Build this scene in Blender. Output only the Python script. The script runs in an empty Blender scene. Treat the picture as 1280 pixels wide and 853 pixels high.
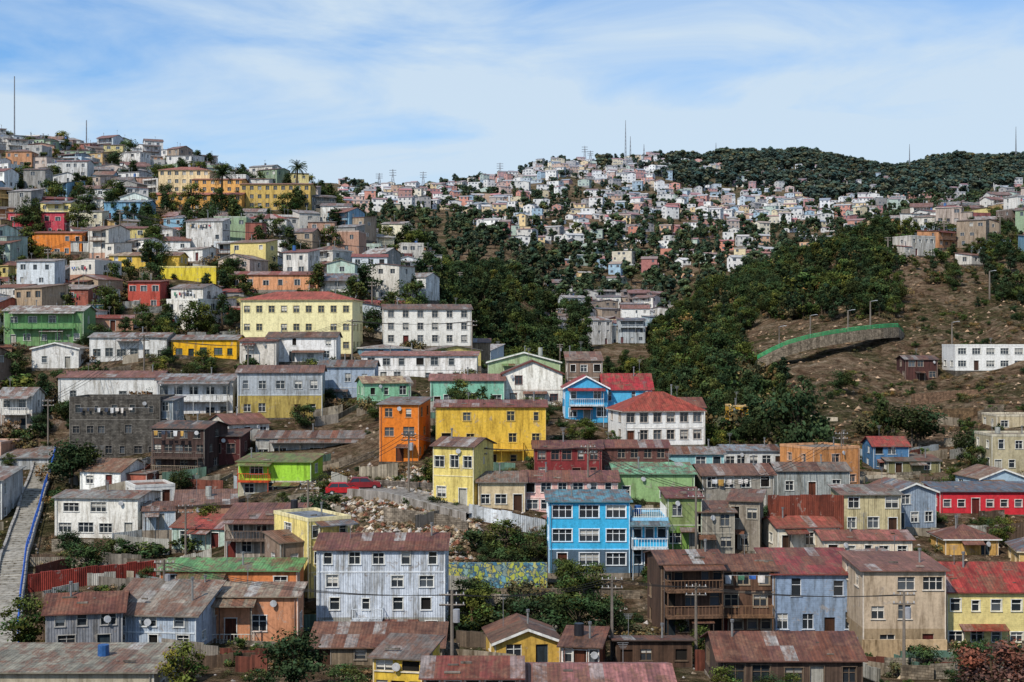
import bpy, math, random
import numpy as np
from mathutils import Vector, Matrix
random.seed(7); rng=np.random.default_rng(7)
F=1778.0; CZ=60.0
R=random.random
def U(a,b): return a+(b-a)*R()
def hx(s,k=1.0):
    s=s.lstrip('#'); o=[]
    for i in (0,2,4):
        c=int(s[i:i+2],16)/255
        c=c/12.92 if c<=0.04045 else ((c+0.055)/1.055)**2.4
        o.append(min(c*k,0.9))
    return tuple(o)
def jit(c,a=0.1):
    k=1+U(-a,a); return tuple(max(0,min(.9,x*k)) for x in c)
def mix(a,b,t): return tuple(x*(1-t)+y*t for x,y in zip(a,b))
HAZE_TINT=(.42,.47,.56)  # pale blue painted into far surface colours as distance haze, no real mist

# ------------------------------------------------------------------ terrain (bearing -> profile of distance / apparent elevation)
COLS={
 -150:[(60,1000),(100,870),(140,750),(180,640),(210,570),(240,490),(270,420),(310,350),(360,295),(420,245),(500,195),(560,165),(640,158),(760,190),(1000,240)],
 0:[(60,1000),(100,870),(140,760),(180,660),(210,590),(240,500),(270,430),(310,370),(360,310),(420,260),(500,215),(560,185),(620,178),(700,200),(1000,260)],
 200:[(60,1000),(100,870),(135,780),(165,700),(195,600),(225,520),(260,440),(310,370),(360,310),(420,268),(480,240),(540,215),(600,203),(700,235),(1000,280)],
 400:[(60,1000),(100,870),(130,790),(150,700),(165,640),(190,590),(215,540),(250,460),(290,400),(340,350),(400,300),(450,268),(500,252),(540,246),(600,270),(700,300),(1200,238),(1400,230),(2000,270)],
 520:[(60,1000),(100,870),(130,800),(145,735),(155,660),(175,610),(200,540),(250,460),(300,410),(350,375),(400,335),(430,318),(500,370),(600,330),(800,280),(1100,247),(1400,238),(2000,270)],
 620:[(60,1000),(100,870),(130,800),(148,725),(160,650),(180,590),(200,545),(230,490),(260,462),(300,490),(340,500),(400,470),(450,425),(500,385),(600,345),(750,292),(1000,255),(1300,229),(1500,224),(2000,270)],
 700:[(60,1000),(100,870),(130,800),(148,722),(160,680),(175,600),(190,560),(205,530),(230,505),(280,540),(350,540),(420,480),(500,430),(600,390),(750,330),(950,270),(1200,225),(1500,203),(2000,240)],
 820:[(60,1000),(100,870),(130,800),(148,718),(160,670),(175,610),(195,555),(215,548),(240,560),(300,570),(360,530),(420,470),(500,425),(600,392),(750,330),(950,272),(1200,235),(1500,205),(1800,197),(2500,240)],
 900:[(60,1000),(100,870),(125,815),(140,765),(150,715),(170,650),(195,590),(230,560),(260,530),(300,480),(360,430),(420,392),(520,362),(650,340),(800,310),(1000,275),(1300,240),(1700,210),(2200,195),(2800,240)],
 1000:[(60,1000),(100,870),(125,815),(140,765),(155,710),(170,660),(200,610),(230,570),(260,520),(300,460),(340,425),(400,375),(450,338),(520,325),(700,330),(900,290),(1200,260),(1600,218),(2200,196),(2800,240)],
 1120:[(60,1000),(100,870),(125,825),(140,780),(155,710),(175,655),(200,610),(230,575),(260,530),(300,470),(330,425),(380,365),(430,310),(480,288),(600,300),(900,280),(1400,240),(2000,222),(2600,216),(3000,240)],
 1200:[(60,1000),(100,870),(125,825),(140,780),(155,715),(178,652),(205,605),(235,562),(270,505),(310,445),(350,397),(400,340),(440,300),(500,275),(600,290),(900,268),(1400,238),(2000,215),(2600,200),(3000,240)],
 1280:[(60,1000),(100,870),(125,825),(140,780),(155,720),(180,650),(210,600),(240,550),(280,480),(320,420),(370,370),(420,312),(460,282),(520,262),(600,270),(900,252),(1500,230),(2200,206),(2600,204),(3000,240)],
 1450:[(60,1000),(100,870),(125,825),(140,780),(155,720),(180,650),(210,590),(240,540),(280,470),(320,400),(370,350),(420,295),(460,262),(520,245),(600,250),(900,240),(1500,220),(2200,198),(2600,190),(3000,240)],
}
CP=np.array(sorted(COLS)); DG=np.concatenate([np.arange(0,700,4.),np.arange(700,6400,20.)])
ZT=[]
for c in CP:
    k=np.array(COLS[c],float); z=(426-k[:,1])*k[:,0]/F
    ZT.append(np.interp(DG,k[:,0],z))
ZT=np.array(ZT)
ker=np.array([1,2,3,2,1.])/9
ZT=np.array([np.convolve(np.pad(r,2,mode='edge'),ker,'valid') for r in ZT])
def H(x,y):
    x=np.asarray(x,float); y=np.maximum(np.asarray(y,float),3)
    px=np.clip(640+x/y*F,CP[0],CP[-1]-1e-6)
    ci=np.clip(np.searchsorted(CP,px,side='right')-1,0,len(CP)-2)
    t=(px-CP[ci])/(CP[ci+1]-CP[ci]); t=t*t*(3-2*t)*.5+t*.5
    di=np.clip(np.searchsorted(DG,y,side='right')-1,0,len(DG)-2)
    s=np.clip((y-DG[di])/(DG[di+1]-DG[di]),0,1)
    a=ZT[ci,di]*(1-s)+ZT[ci,di+1]*s; b=ZT[ci+1,di]*(1-s)+ZT[ci+1,di+1]*s
    z=a*(1-t)+b*t
    amp=np.clip((y-150)/500,0,3)+np.clip((y-1700)/500,0,1.5)
    n=(np.sin(x*.11+y*.07)*np.sin(y*.13-x*.05)+.6*np.sin(x*.23-y*.31+1)+.4*np.sin(x*.047+y*.019+2)*2)
    # gullies on the dry slope to the right
    gl=np.clip((px-900)/120,0,1)*np.clip((y-225)/40,0,1)*np.clip((520-y)/60,0,1)
    g=-np.abs(np.sin(x*.085+.9*np.sin(y*.03)))*1.4-np.abs(np.sin(x*.21+y*.06))*.6+.5*np.sin(x*.35+y*.42)*np.sin(y*.5-x*.1)
    return z+.25*n+gl*(g+1.1)+amp*(.8*np.sin(x*.031+1.3*np.sin(y*.017))*np.sin(y*.027+x*.013)+.5*np.sin(x*.06+.8*np.sin(y*.04)))*1.2+CZ
DS=np.arange(88,3200,1.)
def solve(px,py,dmin=88):
    t=(px-640)/F; D=DS[DS>=dmin]; z=H(t*D,D)-CZ; p=426-z*F/D
    i=np.argmax(p<=py)
    return float(D[i]) if p[i]<=py else 2000.
def W(px,py,D): return ((px-640)*D/F, D, CZ+(426-py)*D/F)
def G(px,D):
    x=(px-640)*D/F; return (x,D,float(H(x,D)))
def pyat(px,D): return 426-(G(px,D)[2]-CZ)*F/D

# ------------------------------------------------------------------ materials
MAT={}
def newmat(name):
    m=bpy.data.materials.new(name); m.use_nodes=True; nt=m.node_tree; nt.nodes.clear()
    MAT[name]=m; return m,nt
class NT:
    def __init__(s,nt): s.nt=nt
    def n(s,t,inp={},**p):
        nd=s.nt.nodes.new(t)
        for k,v in p.items(): setattr(nd,k,v)
        for k,v in inp.items():
            if isinstance(v,bpy.types.NodeSocket): s.nt.links.new(v,nd.inputs[k])
            else: nd.inputs[k].default_value=v
        return nd
    def math(s,op,a,b=0.0,c=False):
        return s.n('ShaderNodeMath',{0:a,1:b},operation=op,use_clamp=c).outputs[0]
    def mul(s,a,b,f=1.0):
        nd=s.nt.nodes.new('ShaderNodeMix'); nd.data_type='RGBA'; nd.blend_type='MULTIPLY'
        s.set(nd,a,b,f); return nd.outputs[2]
    def mix(s,a,b,f):
        nd=s.nt.nodes.new('ShaderNodeMix'); nd.data_type='RGBA'; nd.blend_type='MIX'
        s.set(nd,a,b,f); return nd.outputs[2]
    def set(s,nd,a,b,f):
        for i,v in ((6,a),(7,b),(0,f)):
            if isinstance(v,bpy.types.NodeSocket): s.nt.links.new(v,nd.inputs[i])
            else: nd.inputs[i].default_value=v if i==0 else (tuple(v)+(1,) if len(v)==3 else v)
    def ramp(s,f,stops):
        nd=s.n('ShaderNodeValToRGB',{0:f}); e=nd.color_ramp.elements
        while len(e)<len(stops): e.new(.5)
        for i,(p,c) in enumerate(stops):
            e[i].position=p; e[i].color=(c,c,c,1) if not isinstance(c,tuple) else tuple(c)+(1,)
        return nd.outputs[0]
    def noise(s,vec,scale,detail=4,rough=.6,dist=0):
        return s.n('ShaderNodeTexNoise',{'Vector':vec,'Scale':scale,'Detail':detail,'Roughness':rough,'Distortion':dist}).outputs[0]
    def mapv(s,vec,sc): return s.n('ShaderNodeMapping',{0:vec,3:sc}).outputs[0]
def surf(name,kind,rough=.85,dirt=.35,spec=.3,metal=0,peel=.6):
    m,nt=newmat(name); q=NT(nt)
    col=q.n('ShaderNodeVertexColor',layer_name='Col').outputs[0]
    pos=q.n('ShaderNodeNewGeometry').outputs['Position']
    uv=q.n('ShaderNodeTexCoord').outputs['UV']
    sp=q.n('ShaderNodeSeparateXYZ',{0:uv}); u,v=sp.outputs[0],sp.outputs[1]
    streak=q.noise(q.mapv(pos,(1.6,1.6,.22)),1.0,4,.7)
    fine=q.noise(pos,3.2,4,.7)
    c=q.mul(col,q.ramp(streak,[(.36,(1-dirt*1.15,1-dirt*1.2,1-dirt*1.28)),(.5,(1-dirt*.3,)*3),(.62,(1.,1.,1.))]))
    c=q.mul(c,q.ramp(fine,[(.3,.72),(.56,1.0)]))
    h=q.math('MULTIPLY',fine,.3); bd=.02
    if kind in('paint','board','corr') and peel:
        pn=q.noise(pos,.9,6,.78,.6)
        c=q.mix(c,q.ramp(fine,[(.35,(.20,.15,.11)),(.6,(.36,.32,.28))]),q.ramp(pn,[(.585,0.0),(.62,peel)]))
    if kind in('corr','roof'):
        per=.22 if kind=='corr' else .28
        s1=q.math('SINE',q.math('MULTIPLY',u,6.283/per))
        h=q.math('ADD',h,q.math('MULTIPLY',s1,.6)); bd=.035
        pu=q.math('FLOOR',q.math('DIVIDE',u,.85)); pv=q.math('FLOOR',q.math('DIVIDE',v,2.1))
        wn=q.n('ShaderNodeTexWhiteNoise',{0:q.n('ShaderNodeCombineXYZ',{0:pu,1:pv}).outputs[0]}).outputs[0]
        c=q.mul(c,q.ramp(wn,[(0,.74),(1,1.0)]))
        fr=q.math('FRACT',q.math('DIVIDE',u,.85)); c=q.mul(c,q.ramp(fr,[(0,.6),(.07,1.0)]))
    if kind=='board':
        fr=q.math('FRACT',q.math('DIVIDE',v,.19))
        c=q.mul(c,q.ramp(fr,[(0,.66),(.16,1.0)])); h=q.math('ADD',h,fr); bd=.03
    if kind=='wood':
        fr=q.math('FRACT',q.math('DIVIDE',u,.16)); pu=q.math('FLOOR',q.math('DIVIDE',u,.16))
        wn=q.n('ShaderNodeTexWhiteNoise',{0:q.n('ShaderNodeCombineXYZ',{0:pu}).outputs[0]}).outputs[0]
        c=q.mul(c,q.ramp(wn,[(0,.5),(1,1.0)])); c=q.mul(c,q.ramp(fr,[(0,.4),(.14,1.0)]))
    if kind=='tile':
        fr=q.math('FRACT',q.math('DIVIDE',v,.35)); c=q.mul(c,q.ramp(fr,[(0,.6),(.3,1.0)]))
        s1=q.math('SINE',q.math('MULTIPLY',u,6.283/.28)); h=q.math('ADD',fr,s1); bd=.03
    if kind=='brick':
        bt=q.n('ShaderNodeTexBrick',{'Vector':uv,'Color1':(1,1,1,1),'Color2':(.5,.5,.5,1),'Mortar':(.45,.42,.4,1),'Scale':1.0,'Mortar Size':.02,'Brick Width':.45,'Row Height':.22})
        c=q.mul(c,bt.outputs[0]); h=bt.outputs[1]
        vo=q.noise(pos,1.4,4,.7); c=q.mul(c,q.ramp(vo,[(.35,.45),(.6,1.0)]))
    if kind in('roof','tile'):
        rn=q.noise(q.mapv(pos,(1,.55,1)),.9,6,.75,.5)
        c=q.mix(c,q.ramp(fine,[(.3,(.085,.042,.026)),(.7,(.24,.115,.065))]),q.ramp(rn,[(.46,0.0),(.58,.85 if kind=='roof' else .35)]))
        sn=q.noise(q.mapv(uv,(2.6,.25,1)),1.0,3,.6)
        c=q.mul(c,q.ramp(sn,[(.35,.66),(.6,1.0)]))
    bsdf=q.n('ShaderNodeBsdfPrincipled',{'Base Color':c,'Roughness':rough,'Specular IOR Level':spec,'Metallic':metal})
    bp=q.n('ShaderNodeBump',{'Height':h,'Distance':bd,'Strength':.7}); nt.links.new(bp.outputs[0],bsdf.inputs['Normal'])
    q.n('ShaderNodeOutputMaterial',{0:bsdf.outputs[0]})
surf('paint','paint',dirt=.42); surf('corr','corr',.7,.48); surf('board','board',.8,.4); surf('wood','wood',.85,.45)
surf('brick','brick',.9,.4); surf('roof','roof',.6,.35,.3); surf('tile','tile',.8,.35); surf('concrete','paint',.9,.6,peel=.3); surf('trim','paint',.7,.28,peel=0); surf('metal','paint',.45,.2,.5,.3,peel=0)
surf('cleanboard','board',.75,.2,peel=.12)
def farm(name):
    m,nt=newmat(name); q=NT(nt)
    col=q.n('ShaderNodeVertexColor',layer_name='Col').outputs[0]; pos=q.n('ShaderNodeNewGeometry').outputs['Position']
    c=q.mul(col,q.ramp(q.noise(pos,.7,3,.7),[(.3,.68),(.6,1.0)]))
    q.n('ShaderNodeOutputMaterial',{0:q.n('ShaderNodeBsdfDiffuse',{0:c}).outputs[0]})
farm('farwall')
def glassm():
    m,nt=newmat('glass'); q=NT(nt); col=q.n('ShaderNodeVertexColor',layer_name='Col').outputs[0]
    pos=q.n('ShaderNodeNewGeometry').outputs['Position']
    bsdf=q.n('ShaderNodeBsdfPrincipled',{'Base Color':col,'Roughness':.1,'Specular IOR Level':.6})
    bp=q.n('ShaderNodeBump',{'Height':q.noise(pos,1.2,1),'Distance':.02,'Strength':.25}); nt.links.new(bp.outputs[0],bsdf.inputs['Normal'])
    q.n('ShaderNodeOutputMaterial',{0:bsdf.outputs[0]})
glassm()
def leafm(name):
    m,nt=newmat(name); q=NT(nt); col=q.n('ShaderNodeVertexColor',layer_name='Col').outputs[0]
    rnd=q.n('ShaderNodeObjectInfo').outputs['Random']
    c=q.mul(col,q.ramp(rnd,[(0,(.66,.72,.72)),(.5,(.9,.92,.92)),(.85,(1.,1.,.9)),(1,(1.4,1.2,.9))]))
    q.n('ShaderNodeOutputMaterial',{0:q.n('ShaderNodeBsdfDiffuse',{0:c}).outputs[0]})
leafm('leaf'); leafm('bark')
def groundm():
    m,nt=newmat('hillside_ground'); q=NT(nt)
    pos=q.n('ShaderNodeNewGeometry').outputs['Position']
    a=q.noise(pos,.03,5,.65,.3); b=q.noise(pos,.17,7,.78,.9); d=q.noise(pos,1.3,6,.8,.3)
    c=q.ramp(b,[(.3,(.11,.07,.043)),(.44,(.22,.14,.088)),(.55,(.36,.255,.165)),(.68,(.50,.40,.29))])
    g=q.ramp(d,[(.3,(.03,.037,.016)),(.52,(.08,.084,.034)),(.7,(.18,.155,.075))])
    gf=q.math('ADD',q.math('MULTIPLY',a,.55),q.math('MULTIPLY',q.noise(pos,.4,5,.7),.5))
    c=q.mix(c,g,q.ramp(gf,[(.49,0.0),(.59,.85)]))
    c=q.mul(c,q.ramp(d,[(.36,.45),(.6,1.0)]))
    c=q.mul(c,q.ramp(q.noise(pos,.55,4,.75,1.0),[(.4,.55),(.55,1.0)]))
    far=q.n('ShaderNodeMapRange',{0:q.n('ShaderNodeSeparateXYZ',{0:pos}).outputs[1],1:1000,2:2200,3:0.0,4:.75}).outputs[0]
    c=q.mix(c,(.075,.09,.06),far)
    bs=q.n('ShaderNodeBsdfDiffuse',{'Color':c})
    bp=q.n('ShaderNodeBump',{'Height':q.math('ADD',b,d),'Distance':1.3,'Strength':1.0}); nt.links.new(bp.outputs[0],bs.inputs['Normal'])
    q.n('ShaderNodeOutputMaterial',{0:bs.outputs[0]})
groundm()
def muralm():
    m,nt=newmat('mural'); q=NT(nt)
    uv=q.n('ShaderNodeTexCoord').outputs['UV']
    dn=q.n('ShaderNodeTexNoise',{'Vector':uv,'Scale':1.8,'Detail':4.0})
    vm=q.n('ShaderNodeVectorMath',{0:uv,1:dn.outputs[1]},operation='ADD').outputs[0]
    vo=q.n('ShaderNodeTexVoronoi',{'Vector':q.mapv(vm,(1.2,.7,1)),'Scale':2.0},feature='DISTANCE_TO_EDGE').outputs[0]
    vc=q.n('ShaderNodeTexVoronoi',{'Vector':q.mapv(vm,(1.2,.7,1)),'Scale':2.0}).outputs[1]
    r=q.n('ShaderNodeSeparateColor',{0:vc}).outputs[0]
    c=q.ramp(r,[(0,(.48,.47,.06)),(.35,(.24,.36,.06)),(.5,(.52,.44,.07)),(.7,(.05,.18,.30)),(.85,(.12,.30,.38)),(1,(.46,.44,.14))])
    c=q.mix((.04,.09,.14),c,q.ramp(vo,[(.05,0.0),(.13,1.0)]))
    c=q.mul(c,q.ramp(q.noise(q.mapv(uv,(1.5,.5,1)),1.2,4,.7),[(.35,.55),(.6,1.0)]))
    bs=q.n('ShaderNodeBsdfPrincipled',{'Base Color':c,'Roughness':.85}); q.n('ShaderNodeOutputMaterial',{0:bs.outputs[0]})
muralm()

# ------------------------------------------------------------------ mesh builder
class MB:
    def __init__(s): s.v=[];s.f=[];s.m=[];s.c=[];s.T=None
    def face(s,pts,mat,col):
        n=len(s.v)
        if s.T:
            ca,sa,ox,oy,oz=s.T
            pts=[(p[0]*ca-p[1]*sa+ox,p[0]*sa+p[1]*ca+oy,p[2]+oz) for p in pts]
        s.v.extend(pts); s.f.append(tuple(range(n,n+len(pts)))); s.m.append(mat); s.c.append(col)
    def box(s,x0,x1,y0,y1,z0,z1,mat,col):
        q=s.face
        q([(x0,y0,z0),(x1,y0,z0),(x1,y0,z1),(x0,y0,z1)],mat,col); q([(x1,y1,z0),(x0,y1,z0),(x0,y1,z1),(x1,y1,z1)],mat,col)
        q([(x0,y1,z0),(x0,y0,z0),(x0,y0,z1),(x0,y1,z1)],mat,col); q([(x1,y0,z0),(x1,y1,z0),(x1,y1,z1),(x1,y0,z1)],mat,col)
        q([(x0,y0,z1),(x1,y0,z1),(x1,y1,z1),(x0,y1,z1)],mat,col); q([(x0,y1,z0),(x1,y1,z0),(x1,y0,z0),(x0,y0,z0)],mat,col)
    def beam(s,p,q,r,mat,col,r2=None,seg=4):
        r2=r if r2 is None else r2
        p=Vector(p);q=Vector(q);d=(q-p)
        if d.length<1e-6: return
        d.normalize(); a=d.orthogonal().normalized() if abs(d.z)<.99 else Vector((1,0,0)); b=d.cross(a)
        A=[];B=[]
        for i in range(seg):
            t=2*math.pi*(i+.5)/seg; o=a*math.cos(t)+b*math.sin(t); A.append(tuple(p+o*r)); B.append(tuple(q+o*r2))
        for i in range(seg):
            j=(i+1)%seg; s.face([A[i],A[j],B[j],B[i]],mat,col)
        s.face(B,mat,col); s.face(A[::-1],mat,col)
def finish(b,name,parent=None,loc=None,yaw=0,uv=True,haze=0):
    if not b.f: return None
    me=bpy.data.meshes.new(name); me.from_pydata(b.v,[],b.f)
    used=sorted(set(b.m)); rm={k:i for i,k in enumerate(used)}
    for k in used: me.materials.append(MAT[k])
    me.polygons.foreach_set('material_index',[rm[k] for k in b.m])
    cl=[];ul=[]
    for f,c in zip(b.f,b.c):
        if haze: c=mix(c,HAZE_TINT,haze)  # distance haze blended into the face colour
        cl.extend((c[0],c[1],c[2],1.0)*len(f))
        if uv:
            p0,p1,p2=b.v[f[0]],b.v[f[1]],b.v[f[2]]
            ax,ay,az=p1[0]-p0[0],p1[1]-p0[1],p1[2]-p0[2]; bx,by,bz=p2[0]-p0[0],p2[1]-p0[1],p2[2]-p0[2]
            nx,ny,nz=ay*bz-az*by,az*bx-ax*bz,ax*by-ay*bx
            l=math.sqrt(nx*nx+ny*ny+nz*nz) or 1; nx/=l;ny/=l;nz/=l
            hl=math.hypot(nx,ny)
            if hl<.02: ua=(1,0,0);va=(0,1,0)
            else:
                ua=(-ny/hl,nx/hl,0); va=(ny*ua[2]-nz*ua[1],nz*ua[0]-nx*ua[2],nx*ua[1]-ny*ua[0])
            for i in f:
                p=b.v[i]; ul.append(ua[0]*p[0]+ua[1]*p[1]); ul.append(va[0]*p[0]+va[1]*p[1]+va[2]*p[2])
    ca=me.color_attributes.new('Col','FLOAT_COLOR','CORNER'); ca.data.foreach_set('color',cl)
    if uv:
        ul_=me.uv_layers.new(name='UVMap'); ul_.data.foreach_set('uv',ul)
    o=bpy.data.objects.new(name,me); bpy.context.scene.collection.objects.link(o)
    if parent: o.parent=parent
    if loc: o.location=loc; o.rotation_euler=(0,0,yaw)
    return o
def empty(name,loc=(0,0,0),yaw=0):
    e=bpy.data.objects.new(name,None); bpy.context.scene.collection.objects.link(e); e.location=loc; e.rotation_euler=(0,0,yaw); e.empty_display_size=.5
    return e

WHITE=hx('#e4e2da'); RUST=hx('#7a4a34')
def fb(b,o,d,n,u0,u1,z0,z1,k0,k1,mat,col):
    P=lambda u,z,k:(o[0]+d[0]*u+n[0]*k,o[1]+d[1]*u+n[1]*k,z)
    q=b.face
    q([P(u0,z0,k0),P(u1,z0,k0),P(u1,z1,k0),P(u0,z1,k0)],mat,col)
    q([P(u0,z0,k0),P(u0,z1,k0),P(u0,z1,k1),P(u0,z0,k1)],mat,col)
    q([P(u1,z0,k0),P(u1,z1,k0),P(u1,z1,k1),P(u1,z0,k1)],mat,col)
    q([P(u0,z1,k0),P(u1,z1,k0),P(u1,z1,k1),P(u0,z1,k1)],mat,col)
    q([P(u0,z0,k0),P(u1,z0,k0),P(u1,z0,k1),P(u0,z0,k1)],mat,col)
def facade(B,o,d,n,Wd,z0,z1,ops,mat,colf,lod,trim,bands=(),surround=True):
    P=lambda u,z,k:(o[0]+d[0]*u+n[0]*k,o[1]+d[1]*u+n[1]*k,z)
    us=sorted(set([0,Wd]+[a for op in ops for a in op[:2]])); zs=sorted(set([z0,z1]+[a for op in ops for a in op[2:4]]+[z for z in bands if z0<z<z1]))
    b=B['walls']
    for j in range(len(zs)-1):
        zc=(zs[j]+zs[j+1])/2; run=None; c=colf(zc)
        for i in range(len(us)):
            solid=False
            if i<len(us)-1:
                uc=(us[i]+us[i+1])/2
                solid=not any(a<uc<bb and e<zc<f for a,bb,e,f,_ in ops)
            if solid and run is None: run=us[i]
            if not solid and run is not None:
                b.face([P(run,zs[j],0),P(us[i],zs[j],0),P(us[i],zs[j+1],0),P(run,zs[j+1],0)],mat,c); run=None
    for a,bb,e,f,ty in ops:
        k=.16 if lod==0 else .2
        wb=B['windows'] if ty!='door' else B['door']
        jc=mix(colf((e+f)/2),trim,.5)
        wb.face([P(a,e,0),P(a,f,0),P(a,f,k),P(a,e,k)],'trim',jc); wb.face([P(bb,e,0),P(bb,f,0),P(bb,f,k),P(bb,e,k)],'trim',jc)
        wb.face([P(a,f,0),P(bb,f,0),P(bb,f,k),P(a,f,k)],'trim',jc); wb.face([P(a,e,0),P(bb,e,0),P(bb,e,k),P(a,e,k)],'trim',jc)
        if ty=='door':
            dc=random.choice([hx('#4a3020'),hx('#6b3a26'),hx('#2f3c44'),hx('#b8b4a8'),hx('#6d2a22')])
            wb.face([P(a,e,k),P(bb,e,k),P(bb,f,k),P(a,f,k)],'wood',dc)
        elif ty=='open':
            wb.face([P(a,e,k),P(bb,e,k),P(bb,f,k),P(a,f,k)],'farwall',(.02,.018,.016))
        else:
            r=R(); gc=(.02,.025,.03) if r<.62 else ((.07,.08,.09) if r<.82 else jit((.38,.36,.32),.35))
            if gc[0]>.2 and lod==0:
                zm=e+(f-e)*U(.2,.7)
                wb.face([P(a,e,k),P(bb,e,k),P(bb,zm,k),P(a,zm,k)],'glass',(.03,.035,.04)); wb.face([P(a,zm,k),P(bb,zm,k),P(bb,f,k),P(a,f,k)],'glass',gc)
            else: wb.face([P(a,e,k),P(bb,e,k),P(bb,f,k),P(a,f,k)],'glass',gc)
            nm=max(1,int(round((bb-a)/.62)))
            mw=.028 if lod==0 else .035
            for i in range(1,nm):
                uc=a+(bb-a)*i/nm; fb(wb,o,d,n,uc-mw,uc+mw,e,f,k-.07,k-.01,'trim',trim)
            if lod==0:
                zc=e+(f-e)*.62; fb(wb,o,d,n,a,bb,zc-.022,zc+.022,k-.06,k-.012,'trim',trim)
                fb(wb,o,d,n,a+.002,a+.045,e,f,k-.065,k-.01,'trim',trim); fb(wb,o,d,n,bb-.045,bb-.002,e,f,k-.065,k-.01,'trim',trim)
        if lod<=1 and surround:
            t=.07
            fb(wb,o,d,n,a-t,a-.004,e,f,-.04,.02,'trim',trim); fb(wb,o,d,n,bb+.004,bb+t,e,f,-.04,.02,'trim',trim)
            fb(wb,o,d,n,a-t-.03,bb+t+.03,f+.004,f+t,-.055,.02,'trim',trim)
        if ty!='door' and lod==0: fb(wb,o,d,n,a-.1,bb+.1,e-.08,e-.004,-.1,.02,'trim',mix(trim,jc,.5))
def rslab(b,p00,p10,p11,p01,mat,col,lod,rust,th=.1):
    V=lambda p,q,t:tuple(a*(1-t)+c*t for a,c in zip(p,q))
    L=math.dist(p00,p10); S=math.dist(p00,p01)
    nu=max(1,int(L/(.95 if lod==0 else 2.2))) if lod<2 else 1; nv=max(1,int(S/2.2)) if lod==0 else 1
    for j in range(nv):
        for i in range(nu):
            a0,a1=i/nu,(i+1)/nu; c0,c1=j/nv,(j+1)/nv
            q=lambda s,t:V(V(p00,p10,s),V(p01,p11,s),t)
            c=jit(col,.22 if lod==0 else .12)
            if R()<rust: c=mix(c,jit(RUST,.45),U(.4,.95))
            elif R()<rust*.5: c=mix(c,jit(hx('#b4b0aa'),.2),U(.4,.9))
            b.face([q(a0,c0),q(a1,c0),q(a1,c1),q(a0,c1)],mat,c)
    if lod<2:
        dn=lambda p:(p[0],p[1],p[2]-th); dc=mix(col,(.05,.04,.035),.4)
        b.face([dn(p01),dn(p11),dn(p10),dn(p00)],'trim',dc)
        for a,c in ((p00,p10),(p10,p11),(p01,p00)): b.face([a,c,dn(c),dn(a)],'trim',dc)
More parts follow.
